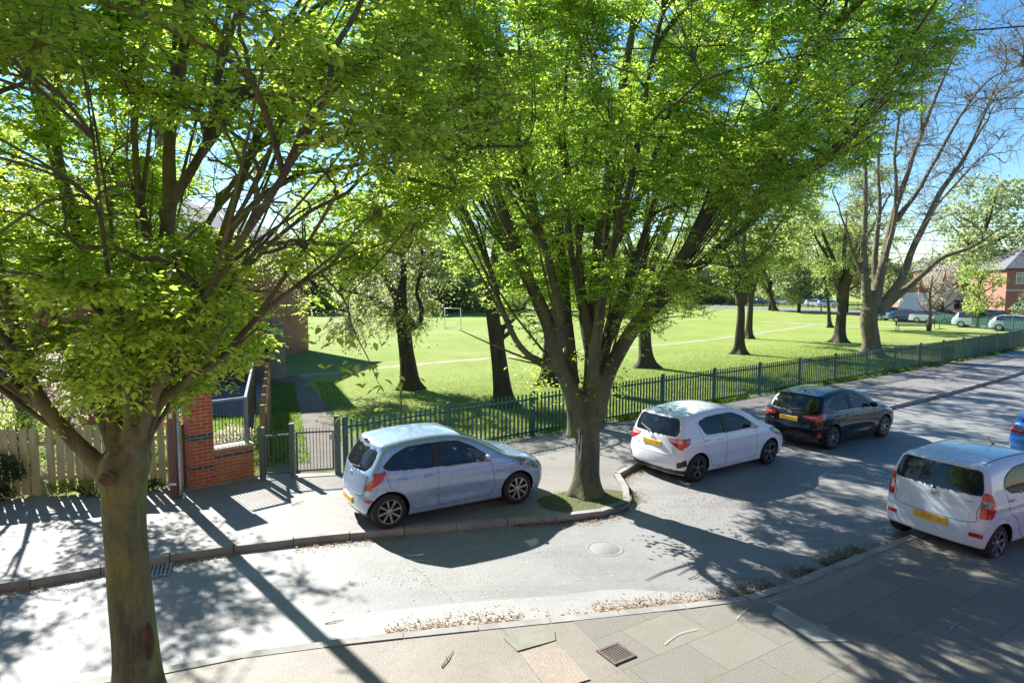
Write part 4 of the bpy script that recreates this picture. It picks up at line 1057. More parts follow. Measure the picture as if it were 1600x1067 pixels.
def street_hornbeam(name, label, trunk, tr, limbs, env, box, counts, leaf, lmat, bmat, vox, seed, group=None, ext=.6, clump=-.15, fans=(60, 4, .026)):
    random.seed(seed)
    root = empty(name, tuple(trunk[0]), 0, label, 'tree', group); off = Vector(trunk[0])
    T = Tree(); T.wood2 = MB()
    V, F, P = flare(trunk, tr, None, 6, ext, seed)
    T.wood.add(V, F)
    for l in limbs: T.limb(l[0], l[1], l[2], 6, 14, .05, .85)
    T.wood.v = [tuple(Vector(p) - off) for p in T.wood.v]
    w = T.wood.build('trunk', bmat, root, True)
    m = w.modifiers.new('merge', 'REMESH'); m.mode = 'VOXEL'; m.voxel_size = vox; m.use_smooth_shade = True
    m = w.modifiers.new('soften', 'SMOOTH'); m.iterations = 9; m.factor = .5
    n1, n2, n3, nt_, nl = counts
    fan(T, fans[0], env, .03, .2, 1.8, fans[1], .16, fans[2], Vector((trunk[-1].x, trunk[-1].y, 0)))
    T.sprout(env_targets(n1, env, box), .05, .016, .6, 1.3, 7, 7, .03, .9)
    T.sprout(env_targets(n2, env, box), .022, .008, .45, 1.2, 5, 5, .011, .6)
    T.sprout(env_targets(n3, env, box, clump, .7, seed), .010, .003, .2, .8, 4, 4, .004, .4)
    P, D, Ln = spray_from(T, env, nt_, leaf * 4.6, .02, .28, seed, clump)
    Vt, Ft = twig_mesh(P, D, Ln, .0035)
    vb = np.concatenate([np.array([tuple(q) for q in T.wood2.v]), Vt]) ; fb = T.wood2.f
    fb = np.concatenate([np.array(fb), Ft + len(T.wood2.v)])
    npmesh('branches', vb - np.array(off), fb, bmat, root, True)
    V, F = twigs_to_leaves(P, D, Ln, nl, leaf, .52)
    npmesh('crown', V - np.array(off), F, lmat, root)
    return root, T

# ---- tree 1: nearest, left; trunk cut by the bottom of the photograph
t1 = g(213, 1100, .1); Y1 = t1.y
def q1(*a): return [Q(u, v, Y1 + dy) for u, v, dy in a]
trunk1 = [Vector((t1.x, t1.y, .1)), Q(208, 1000, Y1), Q(199, 900, Y1), Q(193, 800, Y1), Q(196, 735, Y1), Q(203, 690, Y1)]
limbs1 = [
    (q1((178, 770, 0), (150, 725, -.05), (105, 680, -.15), (68, 635, -.25), (35, 570, -.4), (20, 500, -.5), (-10, 400, -.7), (-50, 270, -.9)), .125, .04),
    (q1((75, 645, -.2), (30, 615, -.2), (-20, 600, -.3), (-80, 560, -.5)), .055, .025),
    (q1((185, 735, 0), (178, 650, .1), (165, 560, .2), (140, 450, .35), (115, 340, .5), (85, 200, .7), (95, 60, .9), (90, -80, 1.0)), .115, .04),
    (q1((205, 730, 0), (215, 640, 0), (228, 540, .05), (250, 430, .1), (262, 330, .1), (268, 210, .1), (290, 80, .1), (300, -60, .1)), .15, .05),
    (q1((215, 720, 0), (245, 640, -.1), (290, 598, -.25), (345, 560, -.5), (400, 502, -.6), (455, 455, -.7), (545, 402, -.8), (640, 368, -.9)), .085, .018),
    (q1((212, 720, .1), (255, 610, .3), (300, 500, .6), (345, 380, .9), (385, 250, 1.2), (440, 100, 1.5), (480, -40, 1.8)), .11, .035),
    (q1((190, 730, .1), (150, 640, .5), (110, 560, .9), (60, 450, 1.4), (5, 330, 1.8), (-40, 180, 2.2)), .09, .03),
    (q1((200, 730, -.05), (200, 640, -.5), (190, 540, -1.0), (170, 420, -1.4), (150, 250, -1.8), (120, 60, -2.0)), .055, .02),
    (q1((208, 725, -.05), (240, 620, -.4), (300, 510, -.8), (370, 390, -1.2), (460, 250, -1.5), (560, 90, -1.7)), .085, .028),
    (q1((205, 700, .1), (235, 560, .7), (290, 420, 1.3), (370, 280, 1.9), (480, 130, 2.4), (560, -20, 2.8)), .085, .03),
    (q1((228, 660, 0), (262, 570, .1), (330, 455, .2), (430, 360, .3), (540, 290, .3), (660, 230, .2)), .06, .015),
    (q1((250, 430, .1), (215, 300, .2), (205, 160, .3), (215, 0, .4)), .07, .03),
    (q1((262, 340, .1), (320, 220, 0), (345, 90, 0), (380, -60, 0)), .07, .03)]
limbs1 = [(a, r0 * .74, r1 * .8) for a, r0, r1 in limbs1]
C1 = Vector((t1.x + .15, t1.y + .35, 0))
def env1(p):
    z = p.z; dx_, dy_ = p.x - C1.x, p.y - C1.y; r = math.hypot(dx_, dy_)
    if z < 3.05 or z > 9.6: return False
    right = max(0, dx_) / (r + .01)
    lim = (.75 + (z - 2.95) * 2.0) * (1 - right) + (.85 + (z - 3.45) * 1.3) * right
    lim = min(lim, 3.35 + .2 * math.sin(math.atan2(dy_, dx_) * 3 + 1) + .5 * right)
    if z > 7.5: lim *= math.sqrt(max(0, 1 - ((z - 7.5) / 2.3) ** 2))
    if p.y < 2.6: return False
    return r < lim and r > lim * .12
tree1, T1 = street_hornbeam('hornbeam_tree', 'big leafy tree nearest the camera, its mossy trunk cut off by the bottom edge', trunk1,
    [(0, .215), (.25, .195), (.5, .185), (.75, .20), (.88, .215), (1, .10)], limbs1, env1, ((-8.2, .2), (2.5, 10.5), (2.75, 9.6)), (60, 480, 3200, 23000, 9), .074, M_leaf1, M_bark1, .022, 11, None, .6, -.08, (58, 4.2, .026))
# drooping twigs of the right low limb with big fresh leaves
def droop_twig(parent, off, pts, r, m, lm, lf, sites, nl=7):
    mb = MB(); P = spline(pts, 6); mb.tube([p - off for p in P], [r * (1 - .7 * i / (len(P) - 1)) for i in range(len(P))], 5, False); mb.build('branch', m, parent, True)
    B = []; 
    for q in sites: B.append(q)
    n = len(B) * nl; pos = np.repeat(np.array([tuple(b) for b in B]), nl, 0) + rng.normal(size=(n, 3)) * np.array([.13, .10, .035])
    D = rnd_dirs(n); D[:, 2] = D[:, 2] * .3 - .35; Nn = np.array([0, -.25, 1]) + rng.normal(size=(n, 3)) * .3
    V, F = leaves_mesh(pos, D, Nn, lf * rng.uniform(.7, 1.2, n), lf * .52 * rng.uniform(.8, 1.2, n), .2)
    npmesh('foliage', V - np.array(off), F, lm, parent)
o1 = Vector(trunk1[0]); yd = Y1 - .8
droop_twig(tree1, o1, [Q(640, 352, yd), Q(600, 400, yd), Q(542, 465, yd), Q(505, 515, yd)], .010, M_bark1, M_leaf1, .085, [Q(500, 522, yd), Q(486, 530, yd), Q(515, 525, yd)], 5)
droop_twig(tree1, o1, [Q(500, 425, yd), Q(538, 470, yd), Q(550, 510, yd), Q(575, 560, yd), Q(592, 600, yd)], .010, M_bark1, M_leaf1, .085, [Q(575, 528, yd), Q(562, 526, yd), Q(588, 530, yd), Q(548, 575, yd), Q(530, 572, yd), Q(566, 583, yd), Q(600, 580, yd), Q(590, 600, yd), Q(585, 625, yd), Q(612, 590, yd)], 5)
# long dark scar low on the trunk
mb = MB(); sc_ = [Q(236, 970, Y1) , Q(232, 1000, Y1), Q(228, 1040, Y1)]
o_s = None if True else npmesh('bark_scar', np.array([tuple(Q(u, v, Y1 - .235 + (.03 if abs(u - 229) > 6 else 0)) - o1) for u, v in ((229, 955), (236, 975), (240, 1005), (236, 1040), (226, 1052), (222, 1020), (226, 985))]), [(0, 1, 2, 3, 4, 5, 6)], mat('scar_bark', (.09, .055, .03), (.04, .03, .02), .95, 20, .8, 40), tree1) if False else None
sm_ = MB(); sm_.lathe([(0, -.20), (.035, -.15), (.055, 0), (.04, .13), (0, .2)], 14, Matrix.Translation(Q(232, 1002, Y1 - .15) - o1)); sm_.build('bark_scar', mat('scar_bark', (.10, .06, .035), (.04, .03, .02), .95, 14, .8, 40, stretch=(1, 1, .3)), tree1, True)
# sawn stub on the trunk
mb = MB(); mb.tube([Q(172, 745, Y1 - .05) - o1, Q(166, 748, Y1 - .32) - o1], [.085, .062], 14); mb.build('branch_stub', mat('cut_wood', (.13, .10, .05), (.07, .05, .03), .9, 14), tree1)

# ---- tree 2: centre, on the pavement build-out
t2 = g(916, 772, .1); Y2 = t2.y
def q2(*a): return [Q(u, v, Y2 + dy) for u, v, dy in a]
trunk2 = [Vector((t2.x, t2.y, .1)), Q(917, 740, Y2), Q(918, 690, Y2), Q(917, 650, Y2), Q(916, 615, Y2)]
limbs2 = [
    (q2((903, 680, 0), (893, 620, -.05), (872, 560, -.1), (850, 490, -.2), (815, 410, -.3), (785, 330, -.4), (755, 240, -.5), (720, 120, -.5), (690, 0, -.4)), .20, .045),
    (q2((920, 670, .0), (925, 600, .1), (926, 520, .2), (932, 430, .3), (945, 330, .4), (965, 200, .6), (985, 60, .8), (1000, -60, 1)), .23, .06),
    (q2((928, 650, .0), (945, 590, 0), (975, 535, -.1), (1015, 478, -.2), (1060, 415, -.4), (1100, 340, -.6), (1160, 240, -.8), (1240, 130, -1.0), (1330, 20, -1.2)), .19, .045),
    (q2((880, 575, 0), (842, 565, -.1), (808, 535, -.2), (782, 480, -.2), (768, 425, -.2), (730, 345, -.1), (690, 270, 0), (650, 170, .2)), .085, .03),
    (q2((895, 600, .1), (888, 520, .3), (880, 420, .5), (868, 320, .8), (855, 190, 1.1), (840, 40, 1.4)), .14, .04),
    (q2((878, 540, -.1), (868, 450, -.5), (845, 360, -.9), (815, 250, -1.3), (790, 110, -1.7), (770, -20, -2)), .10, .03),
    (q2((935, 590, .1), (958, 500, .4), (990, 410, .8), (1030, 300, 1.2), (1075, 180, 1.6), (1130, 40, 2)), .12, .035),
    (q2((925, 600, -.1), (935, 500, -.6), (955, 400, -1.1), (985, 280, -1.6), (1010, 140, -2.0), (1040, 0, -2.3)), .12, .035),
    (q2((1000, 500, -.15), (1050, 455, -.5), (1110, 400, -.9), (1190, 330, -1.3), (1280, 260, -1.6), (1370, 190, -1.8)), .085, .02),
    (q2((1030, 460, -.2), (1080, 370, .2), (1140, 280, .6), (1220, 170, 1.0), (1300, 40, 1.4)), .08, .03),
    (q2((925, 560, .1), (905, 450, .6), (908, 330, 1.1), (912, 200, 1.5), (905, 40, 2)), .10, .035),
    (q2((860, 520, -.15), (825, 440, .3), (775, 360, .8), (735, 260, 1.2), (700, 130, 1.6)), .08, .03),
    (q2((935, 430, .3), (990, 330, .2), (1040, 200, .1), (1090, 60, 0)), .09, .035),
    (q2((925, 540, 0), (900, 430, -.2), (885, 320, -.3), (880, 180, -.4), (890, 20, -.4)), .09, .035)]
C2 = Vector((t2.x + .25, t2.y - .2, 0))
def env2(p):
    z = p.z; dx_, dy_ = p.x - C2.x, p.y - C2.y; r = math.hypot(dx_, dy_)
    if z < 3.3 or z > 11.2: return False
    right = max(0, dx_) / (r + .01); left = max(0, -dx_) / (r + .01); toward = max(0, -dy_) / (r + .01)
    R_ = lerpk(z, (3.4, 3.8, 5.4, 6.4, 7.6, 9.5), (1.2, 2.9, 3.6, 4.9, 5.9, 6.2)); Lf = lerpk(z, (3.4, 4.2, 5.6, 7.6, 9.5), (1.6, 2.5, 3.3, 4.2, 4.5)); Md = lerpk(z, (3.3, 4.0, 5.5, 7.5, 9.5), (1.8, 3.8, 4.7, 5.1, 5.0)) if dy_ > 0 else lerpk(z, (3.9, 4.6, 5.6, 7.5, 9.5), (.5, 2.0, 3.4, 4.6, 4.8))
    w_ = max(right, left) ** 1.3; lim = (R_ if right > left else Lf) * w_ + Md * (1 - w_) + .3 * math.sin(math.atan2(dy_, dx_) * 5)
    if z > 9: lim *= math.sqrt(max(0, 1 - ((z - 9) / 2.3) ** 2))
    return r < lim and r > lim * .1
tree2, T2 = street_hornbeam('hornbeam_tree', 'big fan shaped leafy tree on the kerbed build-out between the blue and the white hatchback', trunk2,
    [(0, .30), (.25, .245), (.6, .235), (.85, .24), (1, .14)], limbs2, env2, ((-4.5, 8.5), (6.5, 19), (3.3, 11.2)), (110, 900, 4400, 36000, 9), .070, M_leaf2, M_bark2, .032, 23, None, .5, -.10, (170, 5.2, .03))
o2 = Vector(trunk2[0])
# low leafy shoots on the trunk
n = 420; base = [Q(845, 580, Y2), Q(850, 600, Y2), Q(905, 600, Y2), Q(835, 560, Y2), Q(955, 560, Y2), Q(960, 600, Y2 + .2), Q(900, 560, Y2)]
pos = np.array([tuple(base[i % len(base)]) for i in range(n)]) + rng.normal(size=(n, 3)) * np.array([.22, .2, .22])
D = rnd_dirs(n); D[:, 2] *= .4; Nn = np.array([0, 0, 1]) + rng.normal(size=(n, 3)) * .4
V, F = leaves_mesh(pos, D, Nn, .09 * rng.uniform(.7, 1.2, n), .05 * rng.uniform(.8, 1.2, n)); npmesh('shoot_leaves', V - np.array(o2), F, M_leaf2, tree2)
# white crayon marks on the bark
mb = MB(); M_chalk = mat('chalk_mark', (.5, .6, .62), (.3, .36, .36), .9, 25)
for a in ((906, 668, 902, 700), (902, 672, 908, 706), (899, 690, 903, 712), (909, 680, 906, 716)):
    mb.tube([Q(a[0], a[1], Y2 - .315) - o2, Q((a[0] + a[2]) / 2 + 1, (a[1] + a[3]) / 2, Y2 - .325) - o2, Q(a[2], a[3], Y2 - .32) - o2], .008, 4)
mb.build('chalk_scrawl', M_chalk, tree2)

# ---- trees standing in the park
def park_tree(name, label, base, trunk, tr, limbs, env, box, counts, leaf, lw, lmat, bmat, seed, group='trees in the park', flat=.6, horiz=.8, ext=1.3, tl=5.0, clump=-.05, droop=.15, nroot=5, cs=.6, tr3=(.015, .005, .005)):
    random.seed(seed); root = empty(name, tuple(base), 0, label, 'tree', group); off = Vector(base)
    T = Tree(); T.wood2 = MB(); V, F, P = flare(trunk, tr, None, nroot, ext, seed); T.wood.add(V, F)
    for l in limbs: T.limb(l[0], l[1], l[2], 4, 10, .08, .8)
    T.wood.v = [tuple(Vector(p) - off) for p in T.wood.v]; w = T.wood.build('trunk', bmat, root, True)
    m = w.modifiers.new('merge', 'REMESH'); m.mode = 'VOXEL'; m.voxel_size = .05; m.use_smooth_shade = True
    n1, n2, nt_, nl = counts
    T.sprout(env_targets(n1, env, box), .05 + tr3[0], tr3[0], .4, 1.0, 5, 5, .03, .7)
    T.sprout(env_targets(n2, env, box, clump, cs, seed), .013 + tr3[0], tr3[1], .2, .8, 4, 4, .008, .5)
    P, D, Ln = spray_from(T, env, nt_, leaf * tl, .03, horiz, seed, clump, cs)
    Vt, Ft = twig_mesh(P, D, Ln, tr3[2], droop)
    nb = len(T.wood2.v); npmesh('branches', np.concatenate([np.array([tuple(q) for q in T.wood2.v]), Vt]) - np.array(off), np.concatenate([np.array(T.wood2.f), Ft + nb]), bmat, root, True)
    if nl:
        V, F = twigs_to_leaves(P, D, Ln, nl, leaf, lw, flat, .6, droop)
        npmesh('crown', V - np.array(off), F, lmat, root)
    return root, T, (P, D, Ln)
def ell(c, r, zmin=-9, low=None):
    c = Vector(c)
    def f(p):
        if p.z < zmin: return False
        d = ((p.x - c.x) / r[0]) ** 2 + ((p.y - c.y) / r[1]) ** 2 + ((p.z - c.z) / r[2]) ** 2
        return d < 1 + .25 * mnoise.noise(p * .5)
    return f, ((c.x - r[0] * 1.15, c.x + r[0] * 1.15), (c.y - r[1] * 1.15, c.y + r[1] * 1.15), (max(zmin, c.z - r[2] * 1.1), c.z + r[2] * 1.1))

# pt1: blossom-hung tree left of centre
b = g(640, 607, .1); Yb = b.y; qq = lambda *a: [Q(u, v, Yb + dy) for u, v, dy in a]
e_, bx = ell((b.x - 1.9, Yb - .2, 5.2), (4.2, 3.2, 3.2), 1.9)
r_, T_, tw_ = park_tree('blossom_tree', 'gnarled park tree hung with pale blossom, left of the goal frame', b, [b] + qq((636, 560, 0), (630, 510, 0), (626, 480, 0), (625, 455, 0)), [(0, .40), (.3, .29), (1, .27)],
    [(qq((640, 512, 0), (654, 505, 0), (658, 480, 0), (652, 455, 0), (660, 400, .2), (655, 340, .4)), .14, .05), (qq((628, 480, 0), (600, 430, -.3), (560, 400, -.6), (500, 380, -1)), .16, .04),
     (qq((626, 470, 0), (630, 410, .3), (620, 340, .5), (640, 250, .8)), .17, .05), (qq((630, 500, 0), (590, 470, -.5), (540, 455, -1), (480, 460, -1.4)), .1, .03)],
    e_, bx, (50, 300, 2600, 7), .11, .6, M_leafy, M_bark3, 31, horiz=.8, droop=.7, clump=0)
off = np.array(b); n = 5200; A = tw_[0][rng.integers(0, len(tw_[0]), n)] + rng.normal(size=(n, 3)) * np.array([.28, .28, .32]); A[:, 2] -= .15
V, F = leaves_mesh(A, rnd_dirs(n), rnd_dirs(n), .09 * rng.uniform(.6, 1.3, n), .08 * rng.uniform(.7, 1.2, n), .1); npmesh('blossom', V - off, F, M_bloss, r_)

# pt2: nearer dark trunk between the blossom tree and the big tree
b = g(787, 634, .1); Yb = b.y
e_, bx = ell((b.x + .3, Yb + .5, 8.2), (3.8, 3.5, 4.2), 4.2)
park_tree('park_tree', 'dark bent park trunk with a broken stub, directly behind the railing', b, [b] + qq((780, 570, 0), (774, 520, 0), (768, 470, 0), (768, 440, 0)), [(0, .34), (.25, .27), (1, .2)],
    [(qq((776, 530, 0), (792, 522, 0), (800, 508, 0)), .09, .06), (qq((768, 460, 0), (750, 390, 0), (720, 340, .2), (690, 290, .4)), .17, .05), (qq((768, 460, 0), (775, 380, .2), (790, 290, .4), (800, 200, .6)), .17, .05), (qq((776, 520, 0), (810, 490, .4), (850, 430, .8), (900, 370, 1.2)), .10, .04), (qq((765, 450, 0), (745, 420, -.4), (690, 400, -.8), (640, 400, -1.0)), .07, .02)],
    e_, bx, (40, 220, 2600, 8), .12, .55, M_leafy, M_bark3, 32)
specs = [(1010, 574, 'stout park trunk with spreading roots seen between the big tree and the white hatchback', .56, 26, (4.6, 4.4, 4.6), 9.2, 3.9),
         (858, 601, 'park trunk whose wide roots show just left of the big tree trunk', .5, 27, (4.5, 4.2, 4.5), 9.5, 5.0),
         (1155, 553, 'upright park trunk of a close pair, the nearer one, in front of the pale footpath', .46, 28, (4.6, 4.6, 4.4), 8.4, 3.6),
         (1170, 529, 'park trunk of the close pair, the one standing behind', .42, 29, (4.8, 4.8, 4.8), 9.0, 3.8),
         (1312, 535, 'reddish brown park trunk just left of the thick bare tree', .62, 30, (4.4, 4.4, 4.6), 8.6, 3.9),
         (1297, 512, 'thin leaning park trunk behind the reddish brown one', .30, 33, (4.2, 4.2, 4.2), 8.8, 4.2),
         (1212, 486, 'far leaning park trunk in front of the far row of cars', .55, 34, (6.0, 5.5, 5.0), 9.6, 4.2)]
for u, v, lab, rt, sd, er, cz, zl in specs:
    random.seed(sd); b = g(u, v, .1); Yb = b.y; lean = {1212: -1.3, 1010: -.3, 1297: -.5}.get(u, 0)
    top = Vector((b.x + lean, Yb, 3.6)); tr_ = [b, b.lerp(top, .3), b.lerp(top, .65) + Vector((.05, 0, 0)), top]
    lm = []
    for k in range(6):
        a = k * 1.05 + random.random() * .6; rr = er[0] * .62; p3 = Vector((top.x + math.cos(a) * rr, top.y + math.sin(a) * rr, cz + random.uniform(-.5, 2)))
        lm.append(([top - Vector((0, 0, .5)), top.lerp(p3, .25) + Vector((0, 0, .35)), top.lerp(p3, .6) + Vector((0, 0, .3)), p3], rt * .42, .05))
    e_, bx = ell((b.x + lean, Yb, cz), er, zl)
    park_tree('park_tree', lab, b, tr_, [(0, rt * .85), (.25, rt * .62), (1, rt * .4)], lm, e_, bx, (30, 160, 1500, 7), .17, .6, M_leafy, M_bark3, sd)

# thick, almost bare tree on the right
b = g(1362, 558, .1); Yb = b.y
lb = [(qq((1360, 500, 0), (1352, 440, 0), (1350, 380, .3), (1353, 300, .6), (1350, 230, 1)), .36, .10), (qq((1366, 480, 0), (1378, 420, 0), (1392, 350, .2), (1415, 280, .4), (1440, 210, .6), (1475, 120, .8), (1510, 50, 1)), .34, .06),
      (qq((1372, 490, 0), (1405, 440, -.3), (1430, 380, -.5), (1470, 300, -.8), (1505, 250, -1), (1530, 200, -1), (1552, 140, -1)), .33, .06), (qq((1385, 478, 0), (1430, 440, -.4), (1470, 405, -.8), (1520, 385, -1.2), (1575, 350, -1.5)), .26, .05),
      (qq((1368, 470, .2), (1368, 400, .6), (1375, 320, 1), (1372, 250, 1.4), (1390, 150, 1.8)), .26, .06), (qq((1400, 345, .2), (1440, 290, .2), (1490, 200, .3), (1540, 130, .3), (1590, 105, .3)), .18, .04),
      (qq((1420, 400, -.4), (1450, 340, -.6), (1500, 280, -.8), (1560, 220, -1)), .14, .04), (qq((1355, 450, 0), (1335, 400, .3), (1320, 350, .5), (1300, 300, .8)), .16, .05), (qq((1440, 215, .6), (1440, 120, .7), (1450, 40, .8)), .10, .03), (qq((1375, 440, 0), (1400, 330, -.4), (1400, 220, -.8), (1425, 100, -1.2)), .2, .05)]
lb = [(a, r0 * .8, r1 * .8) for a, r0, r1 in lb]
c = Q(1445, 200, Yb)
def envb(p):
    z = p.z; r = math.hypot(p.x - b.x - (z - 3) * .28, p.y - Yb)
    return 4.2 < z < 19.5 and r < 1.2 + (z - 3) * .42 + 1.2 * mnoise.noise(p * .3) and p.z - 3 > (p.x - b.x) * .55 - 1
rb, Tb, twb = park_tree('bare_tree', 'thick pale barked tree, almost bare, fanning into the blue sky at right', b, [b] + qq((1361, 530, 0), (1358, 500, 0), (1362, 470, 0)), [(0, .60), (.3, .46), (.8, .44), (1, .25)], lb,
    envb, ((b.x - 3, b.x + 11), (Yb - 6, Yb + 6), (4, 19.5)), (170, 700, 4200, 0), .15, .5, M_leafy, M_barkpale, 41, horiz=1.0, tl=6.5, clump=-1, tr3=(.024, .014, .012))
n = 5200; i_ = rng.integers(0, len(twb[0]), n); A = twb[0][i_] + twb[1][i_] * (twb[2][i_] * rng.uniform(.2, 1, n))[:, None] + rng.normal(size=(n, 3)) * .06
V, F = leaves_mesh(A, rnd_dirs(n), rnd_dirs(n), .085 * rng.uniform(.6, 1.4, n), .05 * rng.uniform(.7, 1.2, n), .1)
npmesh('buds', V - np.array(b), F, leafmat('bud_scale', (.20, .12, .08), (.28, .20, .10), (.3, .2, .1), (.4, .36, .14), tw=.3), rb)

# trees beyond the park and behind the houses: trunk, branches and leaf crown each
def far_tree(name, label, x, y, h, w, lmat, sd, leaf=.30, n=2600, low=.8, group='trees beyond the park', bm=None, sparse=-.15, z0=.05):
    random.seed(sd); root = empty(name, (x, y, z0), 0, label, 'tree', group)
    mb = MB(); mb.tube([(0, 0, 0), (.1, 0, h * .25), (0, .1, h * .55), (.1, 0, h * .85)], [h * .028, h * .022, h * .014, .03], 7)
    for k in range(9):
        a = k * 2.4; zb = h * (.2 + .06 * k); mb.tube([(0, 0, zb), (math.cos(a) * w * .2, math.sin(a) * w * .2, zb + h * .1), (math.cos(a) * w * .38, math.sin(a) * w * .38, zb + h * .24)], [h * .012, h * .008, .02], 5, False)
    mb.build('trunk', bm or M_bark3, root, True)
    blobs = []
    for k in range(16):
        a = random.random() * 6.28; rr = random.random() ** .6 * w * .36; zc = low + (h - low) * (.15 + .72 * random.random()); sc = (1 - abs(zc / h - .5) * .7)
        blobs.append((math.cos(a) * rr * sc, math.sin(a) * rr * sc, zc, w * random.uniform(.13, .24)))
    bl = np.array(blobs); k = rng.integers(0, len(bl), n); d = rnd_dirs(n) * (rng.uniform(.35, 1, n) ** .5)[:, None] * bl[k, 3][:, None]
    d[:, 2] *= .8; P = bl[k, :3] + d; P = P[P[:, 2] > .3]
    m_ = len(P); V, F = leaves_mesh(P, rnd_dirs(m_), rnd_dirs(m_, .6), leaf * rng.uniform(.6, 1.4, m_), leaf * .7 * rng.uniform(.7, 1.3, m_), .1)
    npmesh('crown', V, F, lmat, root); return root
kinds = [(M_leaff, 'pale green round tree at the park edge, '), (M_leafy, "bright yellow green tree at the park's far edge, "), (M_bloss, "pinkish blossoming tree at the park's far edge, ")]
wh = ['behind the brick building', 'beyond the grey wall', 'left behind the blossom tree', 'behind the blossom tree', 'left of the goal frame', 'above the goal frame', 'right of the goal frame', 'between the bent trunk and the big tree', 'behind the big tree trunk', 'right of the big tree trunk', 'behind the walking person', 'above the white hatchback', 'left of the paired trunks', 'behind the paired trunks', 'right of the paired trunks', 'above the far dark blue car', 'above the far row of cars', 'left of the reddish trunk']
for i in range(18):
    u = 330 + i * 53; Y = 104 + 12 * math.sin(i * 1.7) + (48 if i > 11 else 0); x = (u - 800) / FPX * Y
    kk = kinds[[0, 0, 2, 1, 0, 0, 2, 0, 1, 0, 0, 1, 0, 1, 0, 0, 1, 0][i]]
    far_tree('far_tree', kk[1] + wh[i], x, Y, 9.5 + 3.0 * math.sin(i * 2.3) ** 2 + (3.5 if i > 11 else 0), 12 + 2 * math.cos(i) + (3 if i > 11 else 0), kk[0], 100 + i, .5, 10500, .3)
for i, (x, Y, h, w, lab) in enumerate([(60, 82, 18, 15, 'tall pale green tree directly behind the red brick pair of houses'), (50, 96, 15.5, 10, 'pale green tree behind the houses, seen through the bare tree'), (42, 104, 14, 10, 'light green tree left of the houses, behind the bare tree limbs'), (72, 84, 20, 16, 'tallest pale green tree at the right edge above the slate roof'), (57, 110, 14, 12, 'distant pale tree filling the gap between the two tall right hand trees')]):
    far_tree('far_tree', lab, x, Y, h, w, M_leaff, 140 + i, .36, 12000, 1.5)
far_tree('small_tree', 'pale green young tree screening the orange brick house beside the bare trunk', 44.5, 76, 8.5, 6.5, M_leaff, 153, .26, 4200, .8, None)
far_tree('small_tree', 'pinkish young tree in front of the lower pale fronted house', 47.3, 70.5, 7.0, 5.0, M_bloss, 154, .2, 2600, .8, None)
far_tree('small_tree', 'pale green tree between the reddish park trunk and the thick bare trunk', 43, 96, 10, 9, M_leaff, 155, .34, 5200, .8, None)
far_tree('small_tree', 'small light green tree in front of the red brick house at right', 44.8, 61.5, 6.6, 4.6, M_leafy, 150, .2, 2400, 1.0, None)
far_tree('shrub', 'round dark green shrub in the brick house garden at right', 52, 63.5, 3.4, 5, M_leaff, 151, .2, 1800, .2, None)
far_tree('small_tree', 'slender bare sapling with pale stems beside the second park bench', 37.5, 57.5, 6, 3, M_bloss, 152, .08, 700, 1.5, None, M_barkpale)
# ------------------------------------------------------------------ park railing
def railing(name, label, posts, pitch, pale, h, m, post_w=.10, post_h=None, thick=.03, group=None, cat='railing', round_top=False, rail=.045, low=.14, toprail=.16):
    root = empty(name, tuple(posts[0]), 0, label, cat, group); off = Vector(posts[0]); post_h = post_h or h + .06
    for p in posts:
        q = p - off; mb = MB(); d = (posts[-1] - posts[0]).normalized(); a = math.atan2(d.y, d.x)
        M_ = Matrix.Translation(q) @ Matrix.Rotation(a, 4, 'Z'); w = post_w / 2
        mb.box(-w, w, -w * .8, w * .8, -.1, post_h - .02, M_); mb.box(-w - .006, w + .006, -w * .8 - .006, w * .8 + .006, post_h - .02, post_h, M_, .012)
        mb.box(-w - .03, w + .03, -w * .8 - .03, w * .8 + .03, -.02, .012, M_)
        mb.build('post', m, root)
    for a, b in zip(posts, posts[1:]):
        a, b = a - off, b - off; d = (b - a); Ln = d.length; d.normalize(); mb = MB(); nn = Vector((-d.y, d.x, 0))
        mb.bar(a + d * .05 + Vector((0, 0, h - toprail)), b - d * .05 + Vector((0, 0, h - toprail)), .03, rail); mb.bar(a + d * .05 + Vector((0, 0, low)), b - d * .05 + Vector((0, 0, low)), .03, rail)
        k = max(2, round(Ln / pitch)); ang = math.atan2(d.y, d.x)
        for i in range(1, k):
            p = a + d * (Ln * i / k) - nn * (.015 + thick / 2); dz = random.uniform(-.006, .006); M_ = Matrix.Translation(p) @ Matrix.Rotation(ang + random.uniform(-.03, .03), 4, 'Z') @ Matrix.Rotation(random.uniform(-.006, .006), 4, 'Y')
            w = pale / 2
            if round_top: mb.tube([M_ @ Vector((0, 0, .06)), M_ @ Vector((0, 0, h - .03)), M_ @ Vector((0, 0, h + .0))], [w, w, w * .5], 6)
            else:
                mb.box(-w, w, -thick / 2, thick / 2, .05, h - .02 + dz, M_); mb.box(-w, w, -thick / 2, thick / 2, h - .02 + dz, h + dz, M_, .008)
        mb.build('railing_panel', m, root)
    return root
railing('park_railing', 'long green metal railing between the pavement and the park lawn', fence_posts, .135, .042, 1.2, M_green)
far_posts = [Vector((x, y, .1)) for x, y in ((46.2, 80), (45.9, 77), (45.5, 73.5), (45.2, 70), (44.9, 66.5), (44.6, 63), (44.2, 59.5), (43.9, 56), (43.7, 52.5), (43.6, 49))]
railing('park_railing', 'green railing along the far street behind the two park benches', far_posts, .16, .04, 1.2, M_green)
fp2 = [Vector((46 + i * 1.9, 124 - i * 2.0, .1)) for i in range(9)]
railing('park_railing', 'distant green railing in front of the far row of cars, between tree trunks', fp2, .2, .06, 1.25, M_green)
